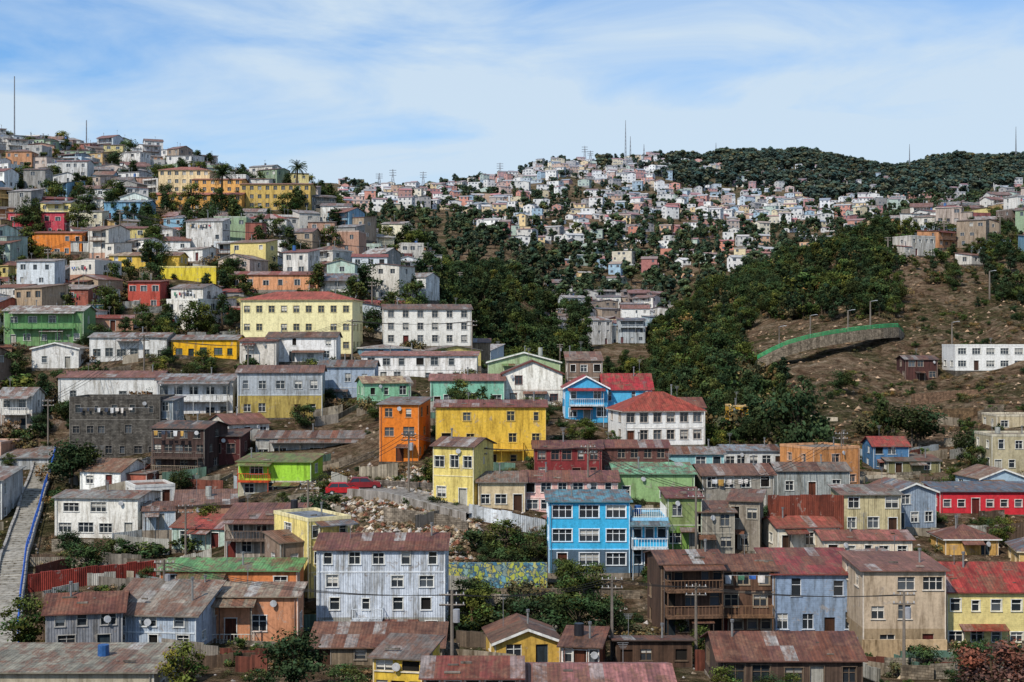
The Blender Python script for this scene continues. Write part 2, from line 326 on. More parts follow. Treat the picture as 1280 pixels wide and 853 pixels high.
def roof(B,w,dep,h,rise,rt,rm,col,wm,wc,ov,lod,rust,trim):
    b=B['roof']; bw=B['walls']; x0,x1=-w/2-ov,w/2+ov; y0,y1=-ov,dep+ov; e=.07
    hw=w/2
    if rt=='gx':
        k=rise/(dep/2); ze=h-k*ov+e; zr=h+rise+e; ym=dep/2
        rslab(b,(x0,y0,ze),(x1,y0,ze),(x1,ym,zr),(x0,ym,zr),rm,col,lod,rust)
        rslab(b,(x1,y1,ze),(x0,y1,ze),(x0,ym,zr),(x1,ym,zr),rm,col,min(lod+1,2) if lod<2 else 2,rust)
        for x in(-hw,hw): bw.face([(x,0,h),(x,dep,h),(x,ym,h+rise)],wm,wc)
    elif rt=='gy':
        k=rise/hw; ze=h-k*ov+e; zr=h+rise+e
        rslab(b,(x0,y1,ze),(x0,y0,ze),(0,y0,zr),(0,y1,zr),rm,col,lod,rust)
        rslab(b,(x1,y0,ze),(x1,y1,ze),(0,y1,zr),(0,y0,zr),rm,col,lod,rust)
        bw.face([(-hw,0,h),(hw,0,h),(0,0,h+rise)],wm,wc); bw.face([(-hw,dep,h),(hw,dep,h),(0,dep,h+rise)],wm,wc)
        if lod==0:
            for sx in(-1,1):
                b.face([(sx*(hw+ov),y0-.02,ze),(0,y0-.02,zr),(0,y0-.02,zr-.22),(sx*(hw+ov),y0-.02,ze-.22)],'trim',trim)
    elif rt=='hip':
        ze=h+e-.1; zr=h+rise+e
        if w>=dep: r0=(-(w-dep)/2,dep/2,zr); r1=((w-dep)/2,dep/2,zr)
        else: r0=(0,w/2,zr); r1=(0,dep-w/2,zr)
        A,Bb,C,Dd=(x0,y0,ze),(x1,y0,ze),(x1,y1,ze),(x0,y1,ze)
        if w>=dep:
            rslab(b,A,Bb,r1,r0,rm,col,lod,rust); rslab(b,C,Dd,r0,r1,rm,col,lod,rust)
            b.face([Bb,C,r1],rm,col); b.face([Dd,A,r0],rm,col)
        else:
            b.face([A,Bb,r0],rm,col); b.face([C,Dd,r1],rm,col); rslab(b,Bb,C,r1,r0,rm,col,lod,rust); rslab(b,Dd,A,r0,r1,rm,col,lod,rust)
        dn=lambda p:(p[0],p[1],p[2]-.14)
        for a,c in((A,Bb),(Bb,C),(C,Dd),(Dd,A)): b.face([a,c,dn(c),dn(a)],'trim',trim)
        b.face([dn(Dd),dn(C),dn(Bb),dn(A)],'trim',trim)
    elif rt in('shed','shedr'):
        f,g=(h,h+rise) if rt=='shed' else (h+rise,h)
        k=(g-f)/dep
        rslab(b,(x0,y0,f-k*ov+e),(x1,y0,f-k*ov+e),(x1,y1,g+k*ov+e),(x0,y1,g+k*ov+e),rm,col,lod,rust)
        for x in(-hw,hw): bw.face([(x,0,h),(x,dep,h),(x,dep,g),(x,0,f)],wm,wc)
        if rt=='shed': bw.face([(-hw,dep,h),(hw,dep,h),(hw,dep,g),(-hw,dep,g)],wm,wc)
        else: bw.face([(-hw,0,h),(hw,0,h),(hw,0,f),(-hw,0,f)],wm,wc)
    else:
        t=.22; c=mix(wc,trim,.3)
        b.face([(-hw+t,t,h+.03),(hw-t,t,h+.03),(hw-t,dep-t,h+.03),(-hw+t,dep-t,h+.03)],'concrete',col)
        pz=h+max(rise,.25)
        b.box(-hw-.04,hw+.04,-.04,t,h-.05,pz,wm,c); b.box(-hw-.04,hw+.04,dep-t,dep+.04,h-.05,pz,wm,c)
        b.box(-hw-.04,-hw+t,t+.002,dep-t-.002,h-.05,pz-.01,wm,c); b.box(hw-t,hw+.04,t+.002,dep-t-.002,h-.05,pz-.01,wm,c)
def railing(b,u0,u1,y0,y1,z,col,mat='trim',h=1.0,step=.35,r=.025):
    for (p,q) in (((u0,y0),(u1,y0)),((u0,y0),(u0,y1)),((u1,y0),(u1,y1))):
        b.beam((p[0],p[1],z+h),(q[0],q[1],z+h),r*1.5,mat,col); b.beam((p[0],p[1],z+.12),(q[0],q[1],z+.12),r,mat,col)
        L=math.dist(p,q); n=max(1,int(L/step))
        for i in range(n+1):
            t=i/n; x=p[0]*(1-t)+q[0]*t; y=p[1]*(1-t)+q[1]*t; b.beam((x,y,z),(x,y,z+h),r,mat,col)
def clutter(b,w,dep,h,rise,lod):
    if R()<.6:
        x=U(-w*.4,w*.4); y=U(dep*.3,dep*.7); z=h+rise*.5; zt=h+rise+U(1,2.2)
        b.beam((x,y,z),(x,y,zt),.035,'metal',(.2,.2,.2))
        for i in range(4): b.beam((x-.4+.06*i,y,zt-.12*i),(x+.4-.06*i,y,zt-.12*i),.018,'metal',(.25,.25,.25))
    if R()<.13:
        x=U(-w*.35,w*.35); y=dep*.55; r=.42; z=h+rise*.6; c=random.choice([(.02,.02,.025),hx('#2f5f9a'),hx('#a8a8a0')])
        b.beam((x,y,z),(x,y,z+rise*.4+.8),r,'metal',c,r*.95,10)
    if R()<.5:
        x=U(-w*.4,w*.4); y=dep*.4; b.beam((x,y,h),(x,y,h+rise+.9),.09,'metal',hx('#8a8a88'),seg=6); b.beam((x,y,h+rise+.9),(x,y,h+rise+1.1),.16,'metal',hx('#777777'),seg=6)
    if lod==0 and R()<.35:
        x=U(-w*.4,w*.4); z=h-.6; b.beam((x,-.25,z),(x+.05,-.34,z+.02),.3,'trim',(.5,.5,.5),.3,10)
    if lod==0:
        for _ in range(int(U(0,5))):
            x=U(-w*.45,w*.42); y=U(.2,dep*.35); z=h+rise*min(1,y/(dep*.5))*.9+.12; s=U(.1,.22)
            b.box(x,x+s*U(1,6),y,y+s,z,z+s*.6,'concrete',jit((.2,.17,.14),.5))
RECTS=[];FOOT=[]
def build(B,w,h,dep,fl,nc,wall,wm,roofc,rm,rt,rise,trim,lod,ww,wh,col2,bal,door,rust,ov,plinth,laundry,sidec,open0,split,formal=False):
    fh=h/fl
    def colf(z):
        if col2 and z<fh*split: return col2
        return wall
    bands=[fh*split] if col2 else []
    def ops(Wd,n0,front):
        L=[]
        if n0<1: return L
        for f in range(fl):
            n_=n0 if (formal or R()<.6) else max(1,n0+random.choice([-1,-1,1]))
            wf=1 if formal else U(.8,1.2)
            z0=f*fh; cell=Wd/n_
            du=random.randrange(n_) if (front and door and f==0) else -1
            for i in range(n_):
                c=cell*(i+.5)+(0 if formal else U(-.1,.1)*cell)
                if i==du:
                    dw=.5; L.append((c-dw,c+dw,z0+.05,z0+min(2.1,fh*.85),'door')); continue
                if R()<((.02 if formal else .14) if front else .35): continue
                W2=min(ww*wf*random.choice([1,1,1,1.2,.75] if not formal else [1]),cell*.72)/2; hh=min(wh*(1 if formal else U(.85,1.1)),fh*.54)
                zb=z0+fh*.34 if fh<3.2 else z0+1.0
                zt=min(zb+hh,z0+fh-.2)
                L.append((c-W2,c+W2,zb,zt,'open' if ((open0 and f==0 and R()<.6) or (not formal and R()<.05)) else 'win'))
        return L
    sr=formal or R()<.6
    facade(B,(-w/2,0),(1,0),(0,1),w,0,h,ops(w,nc,True),wm,colf,lod,trim,bands,sr)
    ns=max(1,int(dep/3.2)) if sidec is None else sidec
    facade(B,(-w/2,dep),(0,-1),(1,0),dep,0,h,ops(dep,ns,False),wm,colf,lod,trim,bands,sr)
    facade(B,(w/2,0),(0,1),(-1,0),dep,0,h,ops(dep,ns,False),wm,colf,lod,trim,bands,sr)
    facade(B,(w/2,dep),(-1,0),(0,-1),w,0,h,[],wm,colf,lod,trim,bands)
    pc=jit(hx('#857a6c'),.3)
    B['foundation'].box(-w/2-.06,w/2+.06,-.06,dep+.06,-plinth,-.004,'concrete' if R()<.6 else 'brick',pc)
    roof(B,w,dep,h,rise,rt,rm,roofc,wm,wall,ov,lod,rust,trim)
    if lod==0:
        c=trim; bw=B['walls']
        for x in(-w/2-.03,w/2-.07): bw.box(x,x+.1,-.035,.1,.01,h-.03,'trim',mix(wall,c,.5))
        for f in range(1,fl):
            if R()<.4: fb(bw,(-w/2+.1,0),(1,0),(0,1),0,w-.2,f*fh-.07,f*fh+.05,-.05,.02,'trim',mix(wall,c,.4))
        if not formal and R()<.35:
            a=U(-w/2,0); c2=a+U(.3,.5)*w; z=fh*.92
            rslab(B['roof'],(a,-1.3,z-.35),(c2,-1.3,z-.35),(c2,-.03,z),(a,-.03,z),rm,jit(roofc,.3),0,.5,.05)
            for x in(a+.1,c2-.1): B['roof'].beam((x,-1.2,-2),(x,-1.2,z-.4),.05,'wood',(.12,.09,.07))
        if R()<.6:
            x=random.choice([-1,1])*(w/2-.25); bw.beam((x,-.08,0),(x,-.08,h),.045,'metal',mix(wall,(.2,.2,.2),.5),seg=5)
    for (a,c,f,bc) in bal:
        u0,u1=-w/2+a*w,-w/2+c*w; z=f*fh; e=B['balcony']
        e.box(u0,u1,-1.25,-.05,z-.15,z,'wood',bc); railing(e,u0+.04,u1-.04,-1.2,-.1,z,bc,'trim',.95,.3)
        n=max(1,int((u1-u0)/2.6))
        for i in range(n+1):
            x=u0+.08+(u1-u0-.16)*i/n; e.beam((x,-1.15,-2.5),(x,-1.15,z-.15),.06,'wood',bc)
            if f==fl-1: e.beam((x,-1.15,z),(x,-1.15,z+fh*.88),.05,'wood',bc)
        if f==fl-1: rslab(B['roof'],(u0-.2,-1.5,z+fh*.85),(u1+.2,-1.5,z+fh*.85),(u1+.2,-.02,z+fh*.97),(u0-.2,-.02,z+fh*.97),rm,roofc,lod,rust)
    if laundry:
        e=B['laundry']; z=fh*(fl-1)+1.0 if fl>1 else 1.7; y=-1.35 if bal else -.4
        e.beam((-w*.4,y,z+.75),(w*.4,y,z+.75),.015,'trim',(.5,.5,.5)); x=-w*.38
        while x<w*.2:
            ww_=U(.3,.7); hh=U(.3,.8); c=random.choice([hx('#c8c8c8'),hx('#a83040'),hx('#3560a8'),hx('#b89048'),hx('#303848'),hx('#d8d0c8'),hx('#4a7a60')])
            e.face([(x,y,z+.74),(x+ww_,y,z+.74),(x+ww_-.04,y-.06,z+.74-hh),(x+.03,y+.05,z+.74-hh)],'trim',c); x+=ww_+U(.05,.9)
    clutter(B['roof'],w,dep,h,rise if rt!='flat' else .3,lod)
def hs(name,x0,x1,yt,yb,wall,roofc,rt='gx',rise=1.4,fl=2,nc=3,yaw=0,dep=7,D=None,wm='board',rm='roof',trim='#dedcd4',lod=0,ww=1.1,wh=1.25,col2=None,bal=(),door=True,rust=.25,ov=.35,plinth=6,laundry=False,sidec=None,open0=False,split=1.0,formal=False):
    pc=(x0+x1)/2
    if D is None: D=solve(pc,yb)
    s=D/F; Wd=(x1-x0)*s; h=(yb-yt)*s; th=math.radians(yaw)
    w=max(2.0,(Wd-dep*abs(math.sin(th)))/math.cos(th))
    X=(pc-640)*s+dep*math.sin(th)/2; Z=CZ+(426-yb)*s
    tr=hx(trim); wl=hx(wall)
    parts=['walls','roof','windows','door','foundation','balcony','laundry']; B={p:MB() for p in parts}
    build(B,w,h,dep,fl,nc,wl,wm,hx(roofc),rm,rt,rise,tr,lod,ww,wh,hx(col2) if col2 else None,bal,door,rust,ov,plinth,laundry,sidec,open0,split,formal)
    e=empty(name,(X,D,Z),th)
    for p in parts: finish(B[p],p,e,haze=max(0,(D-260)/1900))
    RECTS.append((x0,x1,yt-rise/s,yb,D))
    cx=X-math.sin(th)*dep/2; cy=D+math.cos(th)*dep/2
    FOOT.append((cx,cy,math.hypot(w,dep)/2*.86))
    return e,w,h,dep,D

# ------------------------------------------------------------------ landmark houses
def heroes():
    h=hs
    h('grey_roof_house',-70,192,840,900,'#b0a690','#97917f','shed',.1,1,4,dep=8.5,D=98,rust=.03,wm='paint')
    h('rusty_roof_house',38,150,765,815,'#8d8f94','#7a4a3c','gx',1.0,2,3,yaw=12,dep=7,wm='corr',rust=.5,trim='#a8a49c')
    h('corrugated_house',130,257,768,812,'#b4c0cd','#93887a','shed',1.6,2,3,dep=7,wm='corr',rust=.25,yaw=-6)
    h('salmon_house',238,372,745,803,'#c98b66','#a0907a','shed',.5,1,4,dep=3.5,wm='paint',rust=.2,bal=[(.1,.6,0,hx('#c9c3b6'))])
    h('green_roof_house',200,371,713,747,'#d07f4c','#6fa063','shed',.4,1,4,dep=4.5,wm='paint',rust=.02,D=133,door=False,plinth=4)
    h('white_corrugated_house',396,556,686,800,'#d2d9e2','#7a4c42','gx',.9,4,5,dep=8,wm='corr',rust=.3,ww=1.0,wh=1.15,col2='#a9a79e',bal=[(.28,.52,1,hx('#cfd4d8'))])
    h('rusty_shed',388,552,808,832,'#8d7c66','#7f5c46','shed',.9,1,5,dep=4.5,wm='wood',rust=.6,trim='#8d8478')
    h('yellow_house',466,546,822,872,'#dcb843','#7c7066','shed',.5,2,3,dep=5,wm='paint',yaw=-12,ww=1.1)
    h('red_roof_house',530,650,846,880,'#c9a08a','#8d4a3f','gx',.7,1,4,dep=6,wm='paint',rust=.3)
    h('pink_roof_house',655,840,854,885,'#c0605a','#a8706a','gx',.6,1,5,dep=6,wm='paint',rust=.3)
    h('ochre_cottage',606,700,801,832,'#c9a24a','#6f5744','gy',1.0,1,3,dep=6,wm='paint',rust=.5,yaw=8)
    h('brick_shack',702,762,808,838,'#b0603c','#5d4334','shed',.5,1,3,dep=5,wm='brick',rust=.5,yaw=-10)
    h('wooden_shack',770,865,808,834,'#5d4536','#5d4a40','shedr',.5,1,4,dep=4,wm='wood',rust=.5,open0=True,trim='#6a5a4a')
    h('wooden_tenement',818,905,704,800,'#62493a','#6a4a3c','gx',.7,3,4,dep=7,wm='wood',rust=.5,trim='#8d7a64',bal=[(.05,.95,1,hx('#7a5c46')),(.05,.95,2,hx('#7a5c46'))],open0=True,yaw=5)
    h('wooden_tenement',895,968,712,795,'#735441','#77503f','gx',.9,3,3,dep=7,wm='wood',rust=.45,trim='#a89a84',bal=[(.05,.95,1,hx('#866448'))],laundry=True)
    h('blue_grey_house',966,1076,717,800,'#8fa2ba','#93423c','shed',1.1,2,3,dep=8,wm='board',rust=.15,ww=1.2,wh=1.5,trim='#d8dadc',bal=[(.05,.95,0,hx('#7a6a58'))])
    h('beige_house',1079,1182,713,822,'#bda88e','#8f6252','shed',.4,3,3,dep=8,wm='paint',rust=.1,ww=1.3,trim='#e0d8cc',col2='#a08a6c')
    h('yellow_house',1184,1310,738,815,'#e2d08a','#a03c34','gx',1.9,2,5,dep=8,wm='cleanboard',rust=.08,ww=.9,wh=1.0)
    h('rusty_warehouse',900,1078,824,868,'#5d4a3e','#744c40','gx',1.2,1,5,dep=8,wm='wood',rust=.5,D=104,trim='#6d5c4c')
    h('blue_house',686,787,627,716,'#3fb2df','#5f8f9c','shed',.35,3,3,dep=8,wm='cleanboard',ww=2.1,wh=1.25,col2='#506474',rust=.0,D=147,trim='#eef0f0',formal=True)
    e,w,hh,dp,D=h('blue_annex_house',789,835,650,716,'#42b6e2','#6c8a92','flat',.1,2,3,dep=7,wm='cleanboard',ww=.9,wh=1.5,col2='#506474',D=147.5,trim='#eef0f0',bal=[(.0,.98,1,hx('#e8ecec'))],formal=True)
    b=MB(); railing(b,-w/2+.1,w/2-.1,.1,dp-.2,hh+.2,WHITE,'trim',1.0,.22); finish(b,'terrace_railing',e)
    h('green_house',770,868,592,632,'#97b87c','#7fb088','shed',.7,1,4,dep=7,wm='board',rust=.03,D=170,plinth=9)
    h('dark_green_house',835,877,622,690,'#8c9c62','#7a4038','shed',.4,2,2,dep=7,wm='board',rust=.05,col2='#7fa24e')
    h('grey_tenement',870,968,593,640,'#938c80','#7a5c4e','gx',1.0,2,4,dep=7,wm='paint',rust=.35,D=172,plinth=9,yaw=6,laundry=True)
    h('weathered_house',912,965,626,692,'#94897a','#75604f','shed',.6,2,3,dep=6,wm='corr',rust=.4,yaw=-14,trim='#b0a898')
    h('weathered_house',872,918,640,692,'#aaa292','#75604f','shed',.5,2,2,dep=6,wm='wood',rust=.4,trim='#b0a898')
    h('grey_blue_house',972,1062,588,622,'#a4a8a4','#7f7468','gx',.8,1,4,dep=7,wm='corr',rust=.4,D=186,plinth=8)
    h('cream_house',962,1050,658,692,'#e0d6c2','#a05648','gx',.8,1,4,dep=6,wm='paint',rust=.1,yaw=8,D=157)
    h('cream_house',1030,1140,674,705,'#dcccb4','#a86456','gx',.6,1,4,dep=6,wm='paint',rust=.2,D=153)
    h('corrugated_beige_house',1053,1126,618,668,'#c6b88e','#8a8478','shed',.5,2,3,dep=6,wm='corr',rust=.3,D=166)
    h('blue_grey_shed',1098,1172,614,660,'#98a6b4','#7c8288','gy',1.0,2,2,dep=7,wm='corr',rust=.25,D=171,yaw=14)
    h('ochre_house',1182,1248,673,694,'#cea25a','#7b5044','hip',1.2,1,3,dep=6,wm='paint',rust=.25)
    h('red_house',1175,1300,614,643,'#cf2f3a','#66707a','shed',.5,1,7,dep=7,wm='cleanboard',rust=.02,ww=.9,wh=.9,formal=True)
    h('beige_apartment_house',1240,1310,545,592,'#b4a888','#8a7c68','flat',.3,2,4,dep=8,wm='paint')
    h('beige_apartment_house',1246,1320,520,560,'#c0b090','#8a7c68','flat',.3,2,3,dep=8,wm='paint',D=250)
    h('red_roof_cottage',1092,1136,557,588,'#4f7ca4','#a8483c','gx',1.2,2,3,dep=7,wm='board',rust=.1)
    h('yellow_shack',1110,1175,576,592,'#8f8a60','#6f6a5c','shed',.5,1,3,dep=5,wm='corr',rust=.4)
    h('white_villa',1194,1300,432,463,'#eceae4','#c8c4ba','flat',.3,2,6,dep=9,wm='cleanboard',ww=1.7,wh=1.2,formal=True)
    h('dark_cottage',1132,1172,449,476,'#5a342c','#54433c','gx',.8,2,3,dep=7,wm='wood',trim='#a09080')
    h('yellow_tower_house',541,616,557,632,'#e6d07a','#6a5046','gx',.8,2,2,yaw=-22,dep=6,wm='board',rust=.3,ww=.9,wh=1.3)
    h('yellow_villa',545,682,508,588,'#e6bb46','#84483c','gx',.7,3,5,dep=8,wm='board',rust=.25,ww=1.0,wh=1.2,bal=[(.2,.8,1,hx('#d8ae3c'))],D=186,trim='#c8b070')
    h('orange_house',474,534,505,577,'#e07c26','#8c8882','shed',.6,3,2,dep=8,wm='cleanboard',rust=.15,ww=1.2,plinth=7,yaw=-8,trim='#c8a888')
    h('dark_red_house',668,752,560,603,'#883334','#74453f','gx',.7,2,4,dep=7,wm='board',rust=.15,D=178,trim='#8f6a60')
    h('maroon_house',752,836,559,598,'#6c4840','#7c4a42','gx',.7,2,4,dep=7,wm='board',rust=.25,D=180,trim='#a89888')
    h('pink_house',655,772,601,643,'#e4b6ac','#87574f','gx',.9,2,5,dep=7,wm='paint',rust=.2,D=167)
    h('beige_house',598,656,602,640,'#c8b490','#857c72','gx',.9,1,3,dep=7,wm='paint',rust=.3,D=166)
    h('white_red_roof_villa',765,881,513,556,'#f0ede6','#a0483a','hip',2.4,2,6,dep=9,wm='cleanboard',rm='tile',rust=.0,ww=1.1,wh=1.4,yaw=10,D=196,formal=True,trim='#b8aca0')
    h('blue_red_roof_house',706,760,484,528,'#4aaedc','#ac3438','gy',1.7,2,3,dep=9,wm='cleanboard',rust=.0,ww=1.0,wh=1.3,D=212,bal=[(.1,.9,1,hx('#e6ecee'))],trim='#eeeeee')
    h('blue_red_roof_house',755,815,486,530,'#58b4dc','#ac3438','gx',2.2,2,3,dep=9,wm='cleanboard',rust=.0,ww=1.0,wh=1.3,D=213.5,trim='#eeeeee')
    h('white_chalet',628,703,466,508,'#ece8dc','#75504a','gy',2.0,2,3,dep=9,wm='paint',rust=.1,D=226,trim='#6b3a30')
    h('mint_house',441,513,478,523,'#8cc49c','#b8a280','gx',.9,2,3,dep=7,wm='board',rust=.1,yaw=15,D=222)
    h('teal_house',538,630,475,512,'#86c0a6','#96685f','gx',.9,1,5,dep=7,wm='board',rust=.2,D=224,ww=1.3,wh=1.5)
    h('green_roof_house',610,700,452,480,'#a8bc90','#86b070','gy',1.6,1,2,dep=10,wm='board',rust=.0,D=240)
    h('white_apartment_house',452,596,444,480,'#e8e4de','#ac756a','shed',.6,2,7,dep=8,wm='paint',rust=.1,D=243,trim='#b8b8b4')
    h('white_apartment_house',473,589,386,432,'#eae6dc','#75645a','gx',1.0,3,6,dep=9,wm='cleanboard',rust=.1,D=272,yaw=7,trim='#c0bab0',formal=True)
    h('yellow_school_building',300,446,374,442,'#efe4ae','#a8584a','hip',1.6,3,9,dep=11,wm='cleanboard',rm='tile',rust=.0,D=264,ww=1.1,wh=1.2,yaw=-4,formal=True,trim='#c8b888')
    h('grey_blue_house',293,402,465,522,'#b2b8bc','#80655a','gx',1.0,2,5,dep=8,wm='corr',rust=.3,col2='#bca458',D=222,yaw=4)
    h('blue_grey_house',398,468,458,510,'#a2b0c0','#7c7c7a','gx',1.0,2,3,dep=7,wm='board',rust=.2,D=232)
    h('white_balcony_house',73,200,471,506,'#e2e0da','#92665c','gx',.9,1,5,dep=8,wm='board',rust=.2,D=233,ww=1.2,wh=1.4,trim='#a8a8a4')
    h('white_balcony_house',196,291,475,526,'#dedede','#959594','gx',.9,2,5,dep=8,wm='board',rust=.1,D=226,bal=[(.05,.95,1,hx('#e0e0dc'))],trim='#a8a8a4')
    h('stone_tenement',87,200,499,600,'#6f6a62','#5d5850','flat',.4,4,6,dep=9,wm='brick',rust=.1,trim='#77716a',ww=.8,wh=1.1,D=208,laundry=True)
    h('grey_blue_shed',196,216,500,540,'#9aa6ae','#8a8f92','shed',.3,2,1,dep=7,wm='corr',D=209)
    h('wooden_tenement',188,272,535,608,'#54403a','#55504a','gx',.8,4,4,dep=8,wm='wood',rust=.3,trim='#9a948a',bal=[(.05,.95,2,hx('#67544a')),(.05,.95,1,hx('#9a8a74'))],laundry=True,yaw=-12,D=196)
    h('dark_red_shed',258,300,545,605,'#5d2f2c','#4d4440','shed',.5,2,1,dep=8,wm='board',D=200,trim='#907a70')
    h('grey_long_house',320,470,547,580,'#aaa8a2','#857d76','gx',.8,1,7,dep=7,wm='paint',rust=.35,D=205,ww=1.6,bal=[(.2,.9,0,hx('#8a8478'))])
    h('lime_green_house',297,395,577,624,'#9ccc3c','#78884a','shed',.5,2,3,dep=7,wm='paint',rust=.02,col2='#b8b09a',bal=[(.02,.45,1,hx('#d8542a'))],D=183,yaw=-5,ww=1.5)
    h('white_house',67,182,622,674,'#e4e0d6','#96938b','gx',.5,2,4,dep=8,wm='paint',rust=.1,ww=1.7,wh=1.1,yaw=-6)
    h('brown_balcony_house',281,376,648,698,'#b6aa9c','#84584c','shed',.8,2,4,dep=7,wm='wood',rust=.3,bal=[(.03,.97,1,hx('#7a6658'))],trim='#d0c8bc')
    h('grey_shed',0,60,572,610,'#b9bcbc','#94948f','shed',1.0,1,3,dep=9,wm='corr',rust=.2,D=208)
    h('grey_shed',-50,2,600,655,'#cfcfca','#a0a09a','shed',1.0,2,2,dep=8,wm='corr',rust=.1,D=184)
    h('green_balcony_house',5,104,388,432,'#78a068','#b8b4ac','gx',1.0,2,4,dep=8,wm='board',rust=.1,bal=[(.1,.9,1,hx('#5d9a5d'))],D=268)
    h('white_house',40,98,435,460,'#e2dfd8','#b4b4ae','gy',1.0,1,3,dep=8,wm='board',D=254)
    h('long_white_house',112,208,421,452,'#dedcd6','#a8a6a2','gx',.8,1,6,dep=8,wm='board',D=256,ww=1.3,wh=1.4,trim='#b0b0aa')
    h('yellow_shop_house',214,296,424,450,'#e4ac1c','#989894','gx',.8,1,5,dep=8,wm='paint',D=257,trim='#3a6a4a')
    h('white_house',334,420,421,452,'#e4e2de','#75655c','gx',.9,2,4,dep=7,wm='paint',D=250)
    h('white_house',300,345,426,458,'#d4ccc0','#8a5048','shed',.6,1,2,dep=7,wm='paint',D=247)
    h('yellow_house',136,224,319,345,'#e0ba48','#c0b098','gx',1.0,2,5,dep=9,wm='paint',D=335,lod=1)
    h('yellow_house',200,270,334,358,'#e0c830','#c4ae38','flat',.3,1,3,dep=9,wm='paint',D=325,lod=1)
    h('red_house',160,200,352,388,'#c0503e','#8a4a40','shed',.6,2,3,dep=8,wm='board',D=300,lod=1)
    h('red_orange_house',285,398,343,362,'#d8986a','#a04c40','gx',.9,1,6,dep=9,wm='paint',D=318,lod=1)
    h('orange_house',40,102,291,322,'#e0801e','#a0522a','gx',.7,2,5,dep=9,wm='paint',D=352,lod=1)
    h('crimson_house',10,80,265,296,'#c03444','#9a9a9a','shed',.6,2,6,dep=9,wm='paint',D=384,lod=1)
    h('pale_green_house',150,185,246,270,'#d8e4dc','#c0c0bc','gy',1.4,2,3,dep=9,wm='board',D=415,lod=1)
    h('blue_shed',130,185,252,275,'#74a8c6','#98b0bc','gx',.9,2,3,dep=9,wm='board',D=408,lod=1)
    h('ochre_school_building',190,302,243,264,'#d89c38','#b8684a','gx',1.1,2,11,dep=10,wm='paint',rm='tile',D=440,lod=1,rust=0,ww=1.1,trim='#d8b070',formal=True)
    h('ochre_school_building',198,262,212,242,'#e4c894','#b0644c','hip',1.6,3,7,dep=12,wm='paint',rm='tile',D=458,lod=1,rust=0,trim='#d8c8a0',formal=True)
    h('ochre_school_building',240,302,224,250,'#e0a448','#b06a4a','gx',.9,3,6,dep=12,wm='paint',rm='tile',D=452,lod=1,rust=0,trim='#d8b070',formal=True)
    h('ochre_school_building',300,388,230,262,'#cca848','#94603e','gx',.9,3,9,dep=12,wm='paint',rm='tile',D=445,lod=1,rust=0,trim='#b09850',formal=True)
    h('white_house',308,358,273,298,'#e8e4dc','#9a4a40','hip',1.6,2,4,dep=8,wm='paint',rm='tile',D=400,lod=1)
    h('white_house',905,980,563,588,'#d6d6d2','#8a9298','gx',.6,1,5,dep=7,wm='board',D=205)
    h('turquoise_shed',830,905,567,590,'#96c8ca','#8a8a88','gx',.7,1,4,dep=6,wm='board',D=190)
    h('yellow_hut',912,936,508,528,'#d8a428','#b08838','flat',.2,1,1,dep=5,wm='paint',D=245)
heroes()
STAIR=[(2,118),(8,140),(20,165),(40,190),(58,212)]
for (p,d),(p2,d2) in zip(STAIR[:-1],STAIR[1:]):
    for i in range(8):
        g=G(p+(p2-p)*i/8,d+(d2-d)*i/8); FOOT.append((g[0],g[1],1.9))
RECTS+= [(0,40,650,770,140),(8,66,560,650,186),(556,690,692,726,146),(586,686,640,672,157),(36,196,700,742,143)]
# ------------------------------------------------------------------ filler houses
PAL=['#e8e4da','#ece8e0','#e2ddd2','#d4cec2','#eceae4','#e8dfc0','#dcc87c','#cca868','#c6d0d6','#a8c0ce','#7aa4ba','#b6caba','#94aa84','#b88c72','#b06450','#98483e','#c08450','#b0aca4','#98948c','#a48e74','#857060','#d0bcac','#d0d6d8','#ece8e0','#e8e4da','#e2e0da','#eeece6']
RPAL=['#96938f','#a5a39f','#7f7972','#b8b4ae','#84584c','#8d5448','#96604e','#786054','#aea69e','#a04c40','#907a66','#bcb8b4','#747a82','#866658']
def isfree(x,y,r,k=1.0):
    for (a,b,c) in FOOT:
        if abs(a-x)<c+r and abs(b-y)<c+r and math.hypot(a-x,b-y)<(c+r)*k: return False
    return True
def blocks(px0,px1,pyt,pyb,D,frac=.22):
    for (a,b,t,bt,d) in RECTS:
        if d>D-1 and px1>a+2 and px0<b-2 and pyb>t and pyt<bt-frac*(bt-t): return True
    return False
